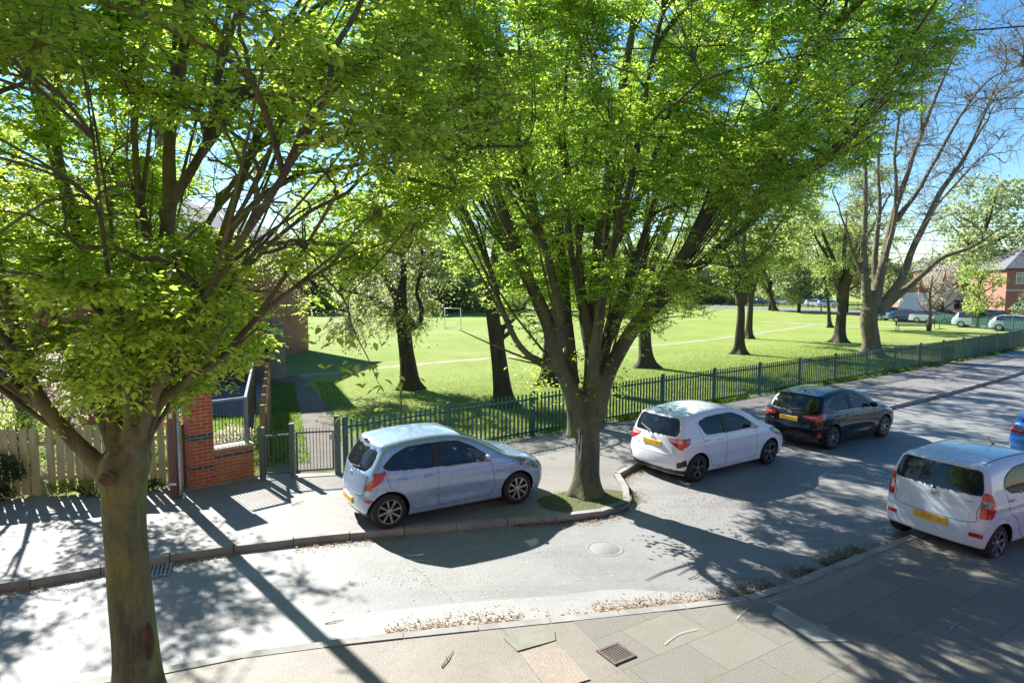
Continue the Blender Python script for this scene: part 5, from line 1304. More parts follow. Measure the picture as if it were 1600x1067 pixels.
# entrance gate and fixed panel
ga, gb, gc = g(411, 749, .1), g(458, 744, .1), g(541, 734, .1); gc = Vector((fence_posts[0].x - .16, fence_posts[0].y - .06, .1))
def barred(name, a, b, off, h, n, m, parent, zt_=.10):
    a, b = a - off, b - off; d = (b - a).normalized(); Ln = (b - a).length; mb = MB()
    mb.bar(a + Vector((0, 0, h - zt_)), b + Vector((0, 0, h - zt_)), .03, .04); mb.bar(a + Vector((0, 0, .12)), b + Vector((0, 0, .12)), .03, .04)
    for e in (a, b): mb.bar(e + Vector((0, 0, .10)), e + Vector((0, 0, h - zt_ + .02)), .035)
    for i in range(1, n):
        p = a + d * (Ln * i / n); q = a + d * (Ln * (i + .5) / n)
        mb.tube([p + Vector((0, 0, .12)), p + Vector((0, 0, h - .03)), p + d * .012 + Vector((0, 0, h))], .008, 6)
    return mb.build(name, m, parent)
rt = empty('side_railing', tuple(ga), 0, 'short weathered grey green railing between the brick wall and the park gate', 'railing')
mb = MB(); mb.box(-.05, .05, -.05, .05, -.1, 1.12); mb.box(-.055, .055, -.055, .055, 1.12, 1.135); mb.build('post', M_gategrey, rt)
barred('railing_panel', ga + (gb - ga) * .1, gb - (gb - ga) * .08, ga, 1.03, 6, M_gategrey, rt)
rt = empty('park_gate', tuple(gb), 0, 'low barred metal gate across the worn path into the park', 'gate')
for p, w, hh in ((gb, .09, 1.15), (gc, .11, 1.28)):
    q = p - gb; mb = MB(); mb.box(q.x - w / 2, q.x + w / 2, q.y - w / 2, q.y + w / 2, -.1, hh); mb.box(q.x - w / 2 - .01, q.x + w / 2 + .01, q.y - w / 2 - .01, q.y + w / 2 + .01, hh, hh + .02); mb.build('gate_post', M_gategrey, rt)
g_ = barred('gate_leaf', gb + (gc - gb) * .10, gc - (gc - gb) * .10, gb, 1.06, 11, M_gategrey, rt)
mb = MB(); d = gc - gb
for t, z in ((.05, .25), (.05, .85)): mb.bar(d * .03 + Vector((0, 0, z)), d * .11 + Vector((0, 0, z)), .03, .05)
mb.build('hinge', M_steel, rt); mb = MB(); mb.box(d.x * .88 - .05, d.x * .88 + .05, d.y * .88 - .04, d.y * .88 + .02, .78, .90); mb.build('latch', M_steel, rt)

# ------------------------------------------------------------------ brick pillar, dwarf wall, railing, wooden fence
pa, pb = g(300, 765, .1), g(399, 745, .1); dr = (pb - pa).normalized(); an = math.atan2(dr.y, dr.x)
M_brickp = brickmat('pillar_brick', (.50, .12, .05), (.38, .085, .04), (.52, .46, .38), ((.375, .455), (.975, 1.13)))
M_brickw = brickmat('wall_brick', (.50, .16, .07), (.40, .12, .055), (.46, .38, .28), ((.525, .605),))
M_brickh = brickmat('house_brick', (.33, .10, .06), (.26, .08, .05), (.40, .33, .26)); M_brickf = brickmat('far_house_brick', (.36, .14, .095), (.31, .11, .08), (.42, .32, .26), (), (.07, .07, .09), 2)
rt = empty('brick_pillar', tuple(pa), an, 'tall red brick pillar with blue brick bands and a pale stone cap', 'pillar')
mb = MB(); mb.box(0, .46, 0, .46, -.1, 2.06); mb.build('shaft', M_brickp, rt, bevel=.006)
mb = MB(); mb.box(-.05, .51, -.05, .51, 2.06, 2.13); mb.box(-.05, .51, -.05, .51, 2.13, 2.19, None, .10); mb.build('cap', M_stone, rt, bevel=.008)
wl = (pb - pa).length - .46
rt = empty('garden_wall', tuple(pa + dr * .465), an, 'low red brick wall with one blue brick course beside the brick pillar', 'wall')
mb = MB(); mb.box(0, wl, .06, .36, -.1, .70); mb.build('brickwork', M_brickw, rt, bevel=.005)
mb = MB(); mb.box(-.002, wl + .02, .03, .39, .70, .745); mb.build('coping', M_stone, rt, bevel=.006)
mb = MB(); mb.box(-.6, wl + .1, -.03, .0, -.02, .03); mb.build('footing', M_kerb, rt)
rl0 = pa + dr * .5 + Vector((-dr.y, dr.x, 0)) * .2; rl1 = pb + Vector((-dr.y, dr.x, 0)) * .2 - dr * .08; rl2 = Vector((-8.75, 21.6, .1))
rt = empty('garden_railing', tuple(rl0), 0, 'thin grey metal railing on the low brick wall, running back beside the side yard', 'railing'); off = rl0
M_grail = mat('grey_rail_paint', (.22, .27, .32), (.15, .19, .23), .4, 6)
M_mesh = mat('dark_bar_paint', (.04, .05, .055), (.07, .08, .085), .5, 6)
def rail_run(a, b, z0, h, n, name):
    a, b = a - off, b - off; mb = MB(); mb.bar(a + Vector((0, 0, h)), b + Vector((0, 0, h)), .05, .05); o_ = mb.build('top_rail', M_grail, rt)
    mb = MB(); mb.bar(a + Vector((0, 0, z0 + .06)), b + Vector((0, 0, z0 + .06)), .03)
    for i in range(n + 1):
        p = a.lerp(b, i / n); mb.bar(p + Vector((0, 0, z0 + .06)), p + Vector((0, 0, h)), .012)
    mb.build('bars', M_mesh, rt)
rail_run(rl0, rl1, .745, 1.72, 10, ''); rail_run(rl1, rl2, .0, 1.72, 60, '')
mb = MB(); mb.bar(rl1 - off, rl1 - off + Vector((0, 0, 1.74)), .07); mb.build('corner_post', M_grail, rt)
# brown timber side fence just beyond the railing
M_timber = mat('backlit_fence_board', (.46, .44, .25), (.33, .31, .16), .85, 3, .4, 30, stretch=(4, 4, .5)); M_timber2 = mat('brown_timber', (.24, .16, .09), (.15, .10, .06), .85, 3, .4, 30, stretch=(4, 4, .4))  # pale boards: greenish tan brightened so the colour carries the backlit glow
sp0 = rl1 + Vector((.22, .35, 0)); rt = empty('side_fence', tuple(sp0), 0, 'brown timber fence running back beside the metal railing to the brick pier', 'fence'); d = rl2 + Vector((.25, .5, 0)) - sp0
for i in range(7):
    p = d * (i / 6); mb = MB(); mb.bar(p + Vector((0, 0, -.1)), p + Vector((0, 0, 1.5)), .09); mb.build('post', M_timber2, rt)
mb = MB()
for i in range(48):
    p = d * ((i + .5) / 48) + Vector((.04, 0, 0)); mb.bar(p + Vector((0, 0, .06)), p + Vector((0, 0, 1.32 + random.uniform(-.02, .02))), .11, .018)
mb.build('boards', M_timber2, rt)
wf = [Vector((-6.78, 12.98, .1)), Vector((-9.3, 12.36, .1)), Vector((-13, 11.3, .1)), Vector((-17, 9.9, .1))]
rt = empty('wooden_fence', tuple(wf[0]), 0, 'greenish tan wooden board fence, backlit glow put into its colour, left of the brick pillar', 'fence'); off = wf[0]
for a, b in zip(wf, wf[1:]):
    a, b = a - off, b - off; L_ = (b - a).length; d = (b - a).normalized(); nn = Vector((d.y, -d.x, 0)); an_ = math.atan2(d.y, d.x)
    nn = nn if nn.y < 0 else -nn
    k = int(L_ / .165); mb = MB()
    for i in range(k):
        p = a + d * (.165 * (i + .5)) + nn * .05; hh = 1.36 + random.uniform(-.02, .02)
        M_ = Matrix.Translation(p) @ Matrix.Rotation(an_, 4, 'Z') @ Matrix.Rotation(random.uniform(-.015, .015), 4, 'Y')
        mb.box(-.066, .066, -.01, .01, .05, hh - .03, M_); mb.box(-.066, .066, -.01, .01, hh - .03, hh, M_, .008)
    mb.build('boards', M_timber, rt)
    mb = MB()
    for z in (.35, 1.05): mb.bar(a + Vector((0, 0, z)), b + Vector((0, 0, z)), .04, .08)
    mb.build('rails', M_timber, rt)
    for t in np.arange(.02, .99, 1.8 / L_):
        mb = MB(); p = a.lerp(b, t); mb.bar(p + Vector((0, 0, -.1)), p + Vector((0, 0, 1.3)), .09); mb.build('post', M_timber, rt)

# telegraph pole and its cables
pp = g(276, 776, .1)
rt = empty('telegraph_pole', tuple(pp), 0, 'weathered wooden telegraph pole beside the wooden fence and brick pillar', 'pole')
mb = MB(); mb.tube([(0, 0, -.1), (0, 0, 2), (.02, 0, 5), (.03, 0, 9.0)], [.115, .108, .10, .085], 16); mb.build('shaft', mat('pole_wood', (.22, .15, .12), (.15, .10, .075), .85, 4, .5, 30, stretch=(4, 4, .3)), rt, True)
mb = MB(); mb.tube([(.125, -.06, 0), (.12, -.06, .18), (.12, -.06, 2.35)], [.06, .03, .024], 10); mb.build('cable_guard', M_steel, rt, True)
mb = MB(); mb.box(.10, .2, -.10, 0, 0, .06, None, .02); mb.build('guard_foot', M_steel, rt)
mb = MB(); mb.box(-.02, .06, -.128, -.118, 1.58, 1.70); s_ = mb.build('warning_plate', mat('yellow_sign', (.75, .5, .04), (.7, .45, .03), .5), rt, bevel=.003)
mb = MB(); mb.box(-.0, .04, -.132, -.129, 1.61, 1.67); mb.build('plate_mark', M_white, s_)
mb = MB(); mb.box(-.06, .07, -.125, -.112, .27, .31); mb.build('tag_plate', M_white, rt)
for z in (1.82, 1.95): mb = MB(); mb.lathe([(.112, z), (.116, z), (.116, z + .03), (.112, z + .03)], 16); mb.build('band', mat('yellow_band', (.5, .4, .12), (.4, .3, .1), .6), rt)
mb = MB()
for k in range(5): z = 3 + k * .9; s2 = (-1) ** k; mb.bar((s2 * .08, 0, z), (s2 * .25, 0, z), .02)
mb.build('step_irons', M_steel, rt); mb = MB(); mb.box(-.45, .5, -.05, .05, 8.5, 8.6); mb.build('crossarm', M_timber2, rt)
def cable(label, a, b, sag, r=.012, group=None):
    a, b = Vector(a), Vector(b); n = 24; P = [a.lerp(b, i / n) - Vector((0, 0, sag * 4 * (i / n) * (1 - i / n))) for i in range(n + 1)]
    mb = MB(); mb.tube([p - a for p in P], r, 6); o_ = mb.build('overhead_cable', M_black); o_.location = a; tag(o_, label, 'cable', group)
cable('dark overhead cable crossing in front of the big trees towards the upper right corner', pp + Vector((.4, 0, 8.6)), Q(1640, 38, 9.5), .25, .011)
for v, lb_ in ((332, 'topmost'), (352, 'second from the top'), (372, 'third from the top'), (392, 'lowest')):
    a = Q(1290, v - 1, 44); b_ = Q(1720, v - 3 + (v - 332) * .15, 40); cable(lb_ + ' of four thin level wires crossing the bare tree', a, b_, .15, .016, 'thin wires behind the bare tree')

# ------------------------------------------------------------------ buildings
def wall_box(name, x0, x1, y0, y1, z0, z1, m, p):
    mb = MB(); mb.box(x0, x1, y0, y1, z0, z1); return mb.build(name, m, p)
def window(p, x, z, w, h, y, fm=M_white, bars=1, face=-1):
    """window on a wall facing -y at local y; frame proud of the wall"""
    mb = MB(); t = .06
    mb.box(x, x + w, y - .05, y - .004, z, z + t); mb.box(x, x + w, y - .05, y - .004, z + h - t, z + h); mb.box(x, x + t, y - .05, y - .004, z + t, z + h - t); mb.box(x + w - t, x + w, y - .05, y - .004, z + t, z + h - t)
    for k in range(bars): xx = x + w * (k + 1) / (bars + 1); mb.box(xx - .025, xx + .025, y - .045, y - .005, z + t, z + h - t)
    mb.box(x + t, x + w - t, y - .042, y - .006, z + h * .68, z + h * .68 + .04)
    f = mb.build('window', fm, p); mb = MB(); mb.box(x + t, x + w - t, y - .022, y - .012, z + t, z + h - t); mb.build('pane', M_glassd, f)
    mb = MB(); mb.box(x - .05, x + w + .05, y - .09, y - .002, z - .07, z - .003); mb.build('sill', M_stone, f)
def hip_roof(p, x0, x1, y0, y1, z, rise, over=.3, hipl=True, hipr=True, m=M_roof):
    x0 -= over; x1 += over; y0 -= over; y1 += over; ym = (y0 + y1) / 2; hw = (y1 - y0) / 2
    a = x0 + (hw if hipl else 0); b = x1 - (hw if hipr else 0)
    mb = MB(); mb.add([(x0, y0, z), (x1, y0, z), (x1, y1, z), (x0, y1, z), (a, ym, z + rise), (b, ym, z + rise), (x0, y0, z - .12), (x1, y0, z - .12), (x1, y1, z - .12), (x0, y1, z - .12)],
        [(0, 1, 5, 4), (1, 2, 5), (2, 3, 4, 5), (3, 0, 4), (0, 6, 7, 1), (1, 7, 8, 2), (2, 8, 9, 3), (3, 9, 6, 0), (9, 8, 7, 6)])
    r = mb.build('roof', m, p); mb = MB(); mb.tube([(x0, y0 - .06, z - .06), (x1, y0 - .06, z - .06)], .06, 8); mb.build('gutter', M_black, r); return r
# low brick building behind the yard, its pier against the path
rt = empty('brick_building', (-10.5, 27.2, 0), R(22.5), 'tall red brick building with dark brick bands at the end of the side yard', 'building')
bk = brickmat('yard_brick', (.42, .10, .05), (.33, .08, .04), (.46, .36, .27), ((.0, .68), (1.35, 1.5), (3.3, 3.45)))
wall_box('wall', -11.5, 0, .35, 7, -.1, 6.2, bk, rt); hip_roof(rt, -11.4, -.25, .5, 6.9, 6.34, 1.9, .2); wall_box('pier', -.45, -.02, 0, .345, -.1, 6.2, bk, rt)
mb = MB(); mb.box(-11.6, .0, .06, 7.1, 6.2, 6.32); mb.build('fascia', M_white, rt)
for x in (-10.5, -7.6, -4.6): window(rt, x, 1.1, 1.5, 1.3, .35, M_white, 1); window(rt, x, 4.0, 1.5, 1.3, .35, M_white, 1)
mb = MB(); mb.box(-2.6, -1.6, .30, .345, 0, 2.1); mb.build('door', mat('blue_door', (.03, .09, .28), (.02, .07, .2), .4), rt)
rt = empty('yard_gate', (-11.9, 26.3, .1), 0, 'dark upright barred gate standing in the side yard before the tall brick building', 'gate')
mb = MB(); mb.bar((-1.9, 0, .12), (1.0, 0, .12), .04); mb.bar((-1.9, 0, 1.25), (1.0, 0, 1.25), .04)
for i in range(22): x = -1.9 + i * 2.9 / 21; mb.bar((x, 0, .06), (x, 0, 1.42), .05, .02)
mb.build('gate_leaf', M_mesh, rt); 
for x in (-1.98, 1.08): mb = MB(); mb.bar((x, 0, -.1), (x, 0, 1.55), .09); mb.build('gate_post', M_mesh, rt)
rt = empty('brick_house', (-28, 33.5, 0), R(-3), 'two storey red brick house with a blue framed window, hidden behind the nearest tree', 'house')
wall_box('wall', 0, 14.6, 0, 8, -.1, 6.6, M_brickh, rt); hip_roof(rt, 0, 14.6, 0, 8, 6.6, 2.2)
for x in (1.5, 5.0): window(rt, x, 3.9, 1.8, 1.3, 0)
M_bluef = mat('blue_frame', (.03, .12, .45), (.025, .1, .38), .4)
window(rt, 9.6, 4.9, 1.5, 1.25, 0, M_bluef, 2); window(rt, 12.4, 4.0, 1.2, 1.3, 0); 
for x in (1.5, 5.0, 9.0, 12.0): window(rt, x, 1.0, 1.8, 1.3, 0)
mb = MB(); mb.box(6.0, 6.8, 3.6, 4.4, 8.0, 9.6); mb.build('chimney', M_brickh, rt)
rt = empty('brick_house', (-33, 19, 0), R(8), 'red brick house behind the garden at the far left edge', 'house')
wall_box('wall', 0, 12, 0, 8, -.1, 5.4, M_brickh, rt); hip_roof(rt, 0, 12, 0, 8, 5.4, 2.4)
for x in (1.2, 4.6, 8.6): window(rt, x, 3.3, 1.7, 1.2, 0); window(rt, x, .9, 1.7, 1.3, 0)
wall_ = empty('garden_wall', (-19.5, 17.6, .0), R(6), 'weathered red brick wall across the back of the garden at left', 'wall')
wall_box('brickwork', 0, 7.6, 0, .23, -.1, 1.45, M_brickh, wall_); mb = MB(); mb.box(-.03, 7.63, -.03, .26, 1.45, 1.51); mb.build('coping', M_stone, wall_)
# grey rendered wall beside the start of the path
M_grey = mat('grey_render', (.27, .28, .29), (.19, .20, .21), .8, 1.6, .3, 20)
rt = empty('grey_wall', (-10.72, 27.9, 0), R(20.8), 'blue grey rendered boundary wall running back from the end of the park path', 'wall')
mb = MB(); mb.box(0, .74, 0, 30, -.1, 2.0); mb.build('render', M_grey, rt, bevel=.02); mb = MB(); mb.box(-.04, .78, -.04, 30.04, 2.0, 2.06); mb.build('coping', M_kerb, rt)
# yard surface
o_ = npmesh('yard', np.array([(-15.8, 18.9, .106), (-8.35, 20.0, .106), (-10.3, 26.9, .106), (-17.5, 26.6, .106)]), [(0, 1, 2, 3)], asphalt('yard_asphalt', (.13, .14, .16), (.10, .11, .13), (.16, .17, .18), 1, False)); tag(o_, kind='structure')

# houses at right
rt = empty('brick_house', (55.0, 71.5, 0), R(-12), 'pair of red brick houses with grey hipped slate roof at the right edge', 'house')
wall_box('wall', 0, 24, 0, 8, -.1, 6.05, M_brickf, rt); hip_roof(rt, 0, 24, 0, 8, 6.05, 3.0, .4)
for x in (.9, 4.0, 8.2, 12.2, 16.4, 20.2): window(rt, x, 4.4, 1.25, 1.2, 0, M_white, 1); window(rt, x, 1.0, 1.5, 1.3, 0, M_white, 1)
wall_box('band_course', 0, 24, -.03, -.002, 3.55, 3.75, M_stone, rt)
for x in (2.6, 14): mb = MB(); mb.box(x, x + .95, -.04, -.003, 0, 2.1); dd = mb.build('door', P_dgrey, rt); mb = MB(); mb.box(x + .78, x + .84, -.08, -.04, 1.0, 1.06); mb.build('handle', M_chrome, dd)
mb = MB(); mb.add([(1.9, -1.1, 2.5), (4.2, -1.1, 2.5), (4.2, 0, 3.2), (1.9, 0, 3.2), (1.9, 0, 2.5), (4.2, 0, 2.5)], [(0, 1, 2, 3), (0, 4, 5, 1), (0, 3, 4), (1, 5, 2)]); mb.build('porch_roof', P_dgrey, rt)
for x in (7.5, 18.5): mb = MB(); mb.box(x, x + .9, 3.2, 4.1, 8.2, 9.9); mb.build('chimney', M_brickf, rt)
rt = empty('white_house', (54.5, 86, 0), R(-12), 'lower pale fronted house with grey roof left of the red brick pair', 'house')
wall_box('upper_wall', 0, 10, 0, 7, 3.2, 6.2, M_brickf, rt); wall_box('lower_wall', 0, 10, -.05, 7, -.1, 3.2, M_white, rt); hip_roof(rt, 0, 10, 0, 7, 6.2, 2.2)
for x in (1, 4.2, 7.2): window(rt, x, 4.3, 1.4, 1.2, 0); window(rt, x, 1.0, 1.6, 1.3, -.05)
rt = empty('brick_house', (56.5, 92, 0), R(-8), 'orange brick house with a yellow fascia board behind the bare tree trunk', 'house')
wall_box('wall', 0, 7.5, 0, 7, -.1, 5.8, brickmat('orange_brick', (.42, .19, .10), (.36, .15, .08), (.45, .34, .25), (), (.07, .07, .09), 2), rt); hip_roof(rt, 0, 7.5, 0, 7, 5.8, 2.4)
mb = MB(); mb.box(0, 7.5, -.12, -.003, 2.5, 2.9); mb.build('fascia_board', mat('yellow_board', (.75, .55, .05), (.7, .5, .04), .5), rt)
for x in (1, 4.6): window(rt, x, 3.9, 1.4, 1.2, 0); window(rt, x, .9, 1.6, 1.3, 0)
rt = empty('brick_house', (13, 168, 0), 0, 'long distant brick terrace with slate roof far beyond the park, behind the tree line', 'house')
wall_box('wall', 0, 60, 0, 9, -.1, 5.6, M_brickf, rt); hip_roof(rt, 0, 60, 0, 9, 5.6, 3)
for k in range(14): window(rt, 2 + k * 4.2, 3.6, 1.6, 1.2, 0); window(rt, 2 + k * 4.2, .9, 1.6, 1.3, 0)
# the terrace the photograph was taken from: sunlit brick that the car windows mirror
rt = empty('terrace_house', (-26, -2.3, 0), R(1.5), 'sunlit red brick terrace facing the street, mirrored in the windows of the parked cars', 'house')
wall_box('wall', 0, 22.2, -8, 0, -.1, 6.2, M_brickh, rt); wall_box('wall', 29.8, 60, -8, 0, -.1, 6.2, M_brickh, rt); wall_box('wall', 22.2, 29.8, -8, -1.0, -.1, 6.2, M_brickh, rt)
hip_roof(rt, 0, 60, -8, -1.2, 6.2, 2.6, .25)
for k in range(12):
    if k in (5,): continue
    x = 2 + k * 4.9
    for z in (1.0, 3.9):
        mb = MB(); mb.box(x, x + 1.8, .004, .05, z, z + 1.3); f = mb.build('window', M_white, rt); mb = MB(); mb.box(x + .07, x + .86, .05, .06, z + .07, z + 1.23); mb.box(x + .94, x + 1.73, .05, .06, z + .07, z + 1.23); mb.build('pane', M_glassd, f)

# ------------------------------------------------------------------ things in the park
gl_, gr_ = g(695, 514, .1), g(720, 514, .1); ht = 1.95
rt = empty('goal_frame', tuple(gl_), 0, 'small white metal goal frame standing alone on the park lawn', 'goal'); w = gr_.x - gl_.x
for x in (0, w): mb = MB(); mb.tube([(x, 0, 0), (x, 0, ht)], .032, 10); mb.build('goal_post', M_white, rt, True)
mb = MB(); mb.tube([(-.045, 0, ht), (w + .045, 0, ht)], .032, 10); mb.build('crossbar', M_white, rt, True)
mb = MB(); mb.tube([(0, 0, .04), (0, 1.2, .04), (w, 1.2, .04), (w, 0, .04)], .03, 8); mb.tube([(0, 0, ht), (0, 1.2, .04)], .02, 8); mb.tube([(w, 0, ht), (w, 1.2, .04)], .02, 8); mb.build('back_frame', M_white, rt, True)
def bench(label, base, rot, wd):
    rt = empty('park_bench', tuple(base), rot, label, 'bench', 'metal benches in the park'); m = M_mesh
    mb = MB()
    for i in range(6): mb.box(0, wd, -.02 + i * .075, .035 + i * .075, .43, .46)
    mb.build('seat', m, rt); mb = MB()
    for i in range(int(wd / .1) + 1): mb.box(i * .1, i * .1 + .035, .47, .5, .46, .86)
    mb.bar((0, .485, .87), (wd, .485, .87), .05); mb.bar((0, .485, .50), (wd, .485, .50), .04); mb.build('backrest', m, rt)
    for x in (.05, wd - .05):
        for y, t in ((0, .43), (.45, .87)): mb = MB(); mb.bar((x, y, 0), (x, y, t), .05); mb.build('leg', m, rt)
        mb = MB(); mb.tube([(x, -.02, .45), (x, -.02, .66), (x, .22, .69), (x, .47, .66)], .022, 8); mb.build('armrest', m, rt)
bench('wide dark metal park bench left of its pair, right of the bare tree', g(1403, 517, .1), R(-4), 2.9)
bench('narrower dark metal park bench on the right of the pair', g(1455, 514, .1), R(30), 1.5)
o_ = None
mb = MB(); mb.tube([(0, 0, 0), (0, 0, 1.0)], [.09, .09], 10); mb.tube([(0, 0, 1.0), (0, 0, 1.04), (0, 0, 1.12)], [.11, .11, .05], 10); o_ = mb.build('bollard', M_black, None, True); o_.location = g(1283, 487, .1); tag(o_, 'black bollard on the far path left of the thin park tree', 'bollard')
st = g(627, 655, .1); mb = MB(); mb.tube([(0, 0, -.1), (.01, 0, 1.9)], [.03, .026], 8); o_ = mb.build('wooden_stake', M_timber2); o_.location = st; tag(o_, 'thin upright wooden stake behind the railing left of the bent park trunk', 'stake')

# walking person
ps = Vector((14.9, 81.0, .1)); M_jac = mat('pale_jacket', (.30, .38, .48), (.26, .33, .42), .8); M_jean = mat('blue_jeans', (.04, .08, .18), (.03, .06, .14), .85); M_skin = mat('skin', (.5, .3, .22), (.45, .27, .2), .6); M_hair = mat('dark_hair', (.03, .02, .015), (.05, .035, .02), .8)
def skin_body(name, verts, edges, radii, m, parent, root=0, sub=1):
    me = bpy.data.meshes.new(name); me.from_pydata(verts, edges, []); me.materials.append(m); o_ = link(bpy.data.objects.new(name, me), parent)
    md = o_.modifiers.new('skin', 'SKIN'); md.use_smooth_shade = True
    for i, r_ in enumerate(radii): me.skin_vertices[0].data[i].radius = r_ if isinstance(r_, tuple) else (r_, r_)
    me.skin_vertices[0].data[root].use_root = True
    md = o_.modifiers.new('sub', 'SUBSURF'); md.levels = sub; md.render_levels = sub; return o_
pe = empty('person', tuple(ps), R(60), 'person in pale jacket and blue jeans walking across the park lawn', 'person')
bv = [(0, 0, .95), (0, 0, 1.12), (0, 0, 1.35), (0, .02, 1.50), (0, .03, 1.60), (0, .05, 1.72), (.10, 0, .88), (.11, .14, .50), (.11, .20, .08), (.11, .32, .04), (-.10, 0, .88), (-.11, -.12, .52), (-.11, -.32, .12), (-.11, -.22, .04), (.19, 0, 1.42), (.24, -.10, 1.16), (.23, -.02, .93), (.23, .02, .86), (-.19, 0, 1.42), (-.24, .10, 1.16), (-.23, .24, .96), (-.23, .28, .9)]
be = [(0, 1), (1, 2), (2, 3), (3, 4), (4, 5), (0, 6), (6, 7), (7, 8), (8, 9), (0, 10), (10, 11), (11, 12), (12, 13), (2, 14), (14, 15), (15, 16), (16, 17), (2, 18), (18, 19), (19, 20), (20, 21)]
skin_body('body', bv, be, [(.13, .10), (.12, .09), (.15, .10), .06, (.075, .085), (.07, .085), .085, .06, .045, .035, .085, .06, .045, .035, .06, .045, .035, .03, .06, .045, .035, .03], M_skin, pe)
skin_body('jacket', [bv[i] for i in (1, 2, 14, 15, 16, 18, 19, 20)] + [(0, 0, .9)], [(8, 0), (0, 1), (1, 2), (2, 3), (3, 4), (1, 5), (5, 6), (6, 7)], [(.16, .13), (.18, .13), .085, .065, .055, .085, .065, .055, (.17, .14)], M_jac, pe)
skin_body('trousers', [bv[i] for i in (0, 6, 7, 8, 10, 11, 12)], [(0, 1), (1, 2), (2, 3), (0, 4), (4, 5), (5, 6)], [(.145, .12), .105, .078, .062, .105, .078, .062], M_jean, pe)
mb = MB()
for k, (x, y, z) in enumerate(((.11, .26, .05), (-.11, -.26, .06))): mb.box(x - .05, x + .05, y - .13, y + .14, z - .045, z + .04)
mb.build('shoes', M_black, pe, bevel=.02)
mb = MB(); mb.lathe([(.0, .12), (.06, .105), (.095, .05), (.10, 0), (.085, -.06)], 14, Matrix.Translation((0, .03, 1.70))); mb.build('hair', M_hair, pe, True)

# ------------------------------------------------------------------ street details
rr = R(32)
gp = g(963, 1022, .1)
rt = empty('drain_grate', (gp.x, gp.y, .108), rr, 'square rusty drain grate set in the near paving slabs', 'drain grate')
M_rust = mat('rusty_iron', (.14, .10, .085), (.09, .07, .065), .7, 12, .4, 40)
mb = MB(); s_ = .16
for a in ((-s_, s_, -s_, -s_ + .03), (-s_, s_, s_ - .03, s_), (-s_, -s_ + .03, -s_ + .03, s_ - .03), (s_ - .03, s_, -s_ + .03, s_ - .03)): mb.box(a[0], a[1], a[2], a[3], -.01, .014)
mb.build('frame', M_rust, rt); mb = MB()
for i in range(8): x = -s_ + .045 + i * .034; mb.box(x, x + .016, -s_ + .03, s_ - .03, -.008, .010)
mb.build('bars', M_rust, rt); mb = MB(); mb.box(-s_ + .02, s_ - .02, -s_ + .02, s_ - .02, -.004, -.001); mb.build('pit', M_black, rt)
gp = g(243, 893, 0); rt = empty('gutter_grate', (gp.x, gp.y, .004), R(22), 'pale iron gutter grate against the far kerb beside the nearest trunk', 'drain grate'); M_pg = mat('pale_iron', (.3, .29, .28), (.2, .19, .19), .6, 12)
mb = MB(); mb.box(-.22, .22, -.2, .2, 0, .004); mb.build('pit', M_black, rt); mb = MB()
for i in range(8): x = -.21 + i * .056; mb.box(x, x + .026, -.19, .19, .004, .018)
mb.build('bars', M_pg, rt); mb = MB(); mb.box(-.23, .23, .19, .22, 0, .02); mb.box(-.23, .23, -.22, -.19, 0, .02); mb.build('frame', M_pg, rt)
gp = g(945, 857, 0); mb = MB(); mb.lathe([(0, .005), (.24, .005), (.246, .002), (.258, .002), (.264, .005), (.29, .005), (.31, 0)], 32); o_ = mb.build('manhole_cover', M_road, None, True); o_.location = (gp.x, gp.y, .002); tag(o_, 'round worn manhole cover in the road in front of the tree build-out', 'manhole cover')
# chalk survey marks
M_mark = mat('survey_paint', (.44, .48, .50), (.30, .32, .32), .9, 30, world=True)
for i, pts in enumerate([((1038, 1008), (1060, 992), (1090, 984)), ((1150, 968), (1168, 952), (1178, 947)), ((1200, 942), (1226, 934)), ((1264, 918), (1276, 912), (1290, 908)), ((1310, 902), (1325, 894), (1330, 892)), ((1478, 972), (1500, 980), (1518, 990)), ((1484, 985), (1498, 972))]):
    P = [g(u, v, .1).xy for u, v in pts]; A = []; B = []
    P = [q.xy for q in spline([(p.x, p.y, 0) for p in P], 5)]
    for k, p in enumerate(P):
        t = (P[min(k + 1, len(P) - 1)] - P[max(k - 1, 0)]).normalized(); nn = Vector((-t.y, t.x)); A.append(p + nn * .0045); B.append(p - nn * .0045)
    strip('painted_line', A, B, .1165, M_mark)
# bright worn band of the road along the near kerb
cw = [p for p in nks if -12 < p.x < 3.6]; A = offset(cw, .02); B = []
for i, p in enumerate(cw):
    a = cw[max(i - 1, 0)]; b = cw[min(i + 1, len(cw) - 1)]; t = (Vector(b) - Vector(a)).normalized(); wd = .75 + .12 * mnoise.noise(Vector((p.x * .8, 1, 1))) - max(0, p.x - 1.5) * .3
    B.append(Vector((p.x - t.y * wd, p.y + t.x * wd)))
strip('road', A, B, .0045, asphalt('worn_road', (.27, .267, .257), (.24, .237, .227), (.30, .298, .288), 1.5, False))
for i, (px4, mm_) in enumerate([([(812, 1021), (868, 1003), (922, 1062), (858, 1082)], asphalt('patch_tarmac', (.27, .215, .17), (.23, .19, .15), (.32, .25, .2), 2, False)), ([(785, 996), (866, 986), (868, 1001), (808, 1018)], mat('odd_slab', (.22, .225, .18), (.17, .17, .13), .9, 5, .4, 60, world=True)), ([(1215, 945), (1262, 972), (1330, 1003), (1268, 1003), (1205, 962)], mat('odd_slab_pale', (.33, .33, .29), (.26, .26, .22), .9, 5, .4, 60, world=True))]):
    sheet('pavement', [tuple(g(u, v, .1).xy) for u, v in px4][::-1], .1125 + i * .0001, mm_)
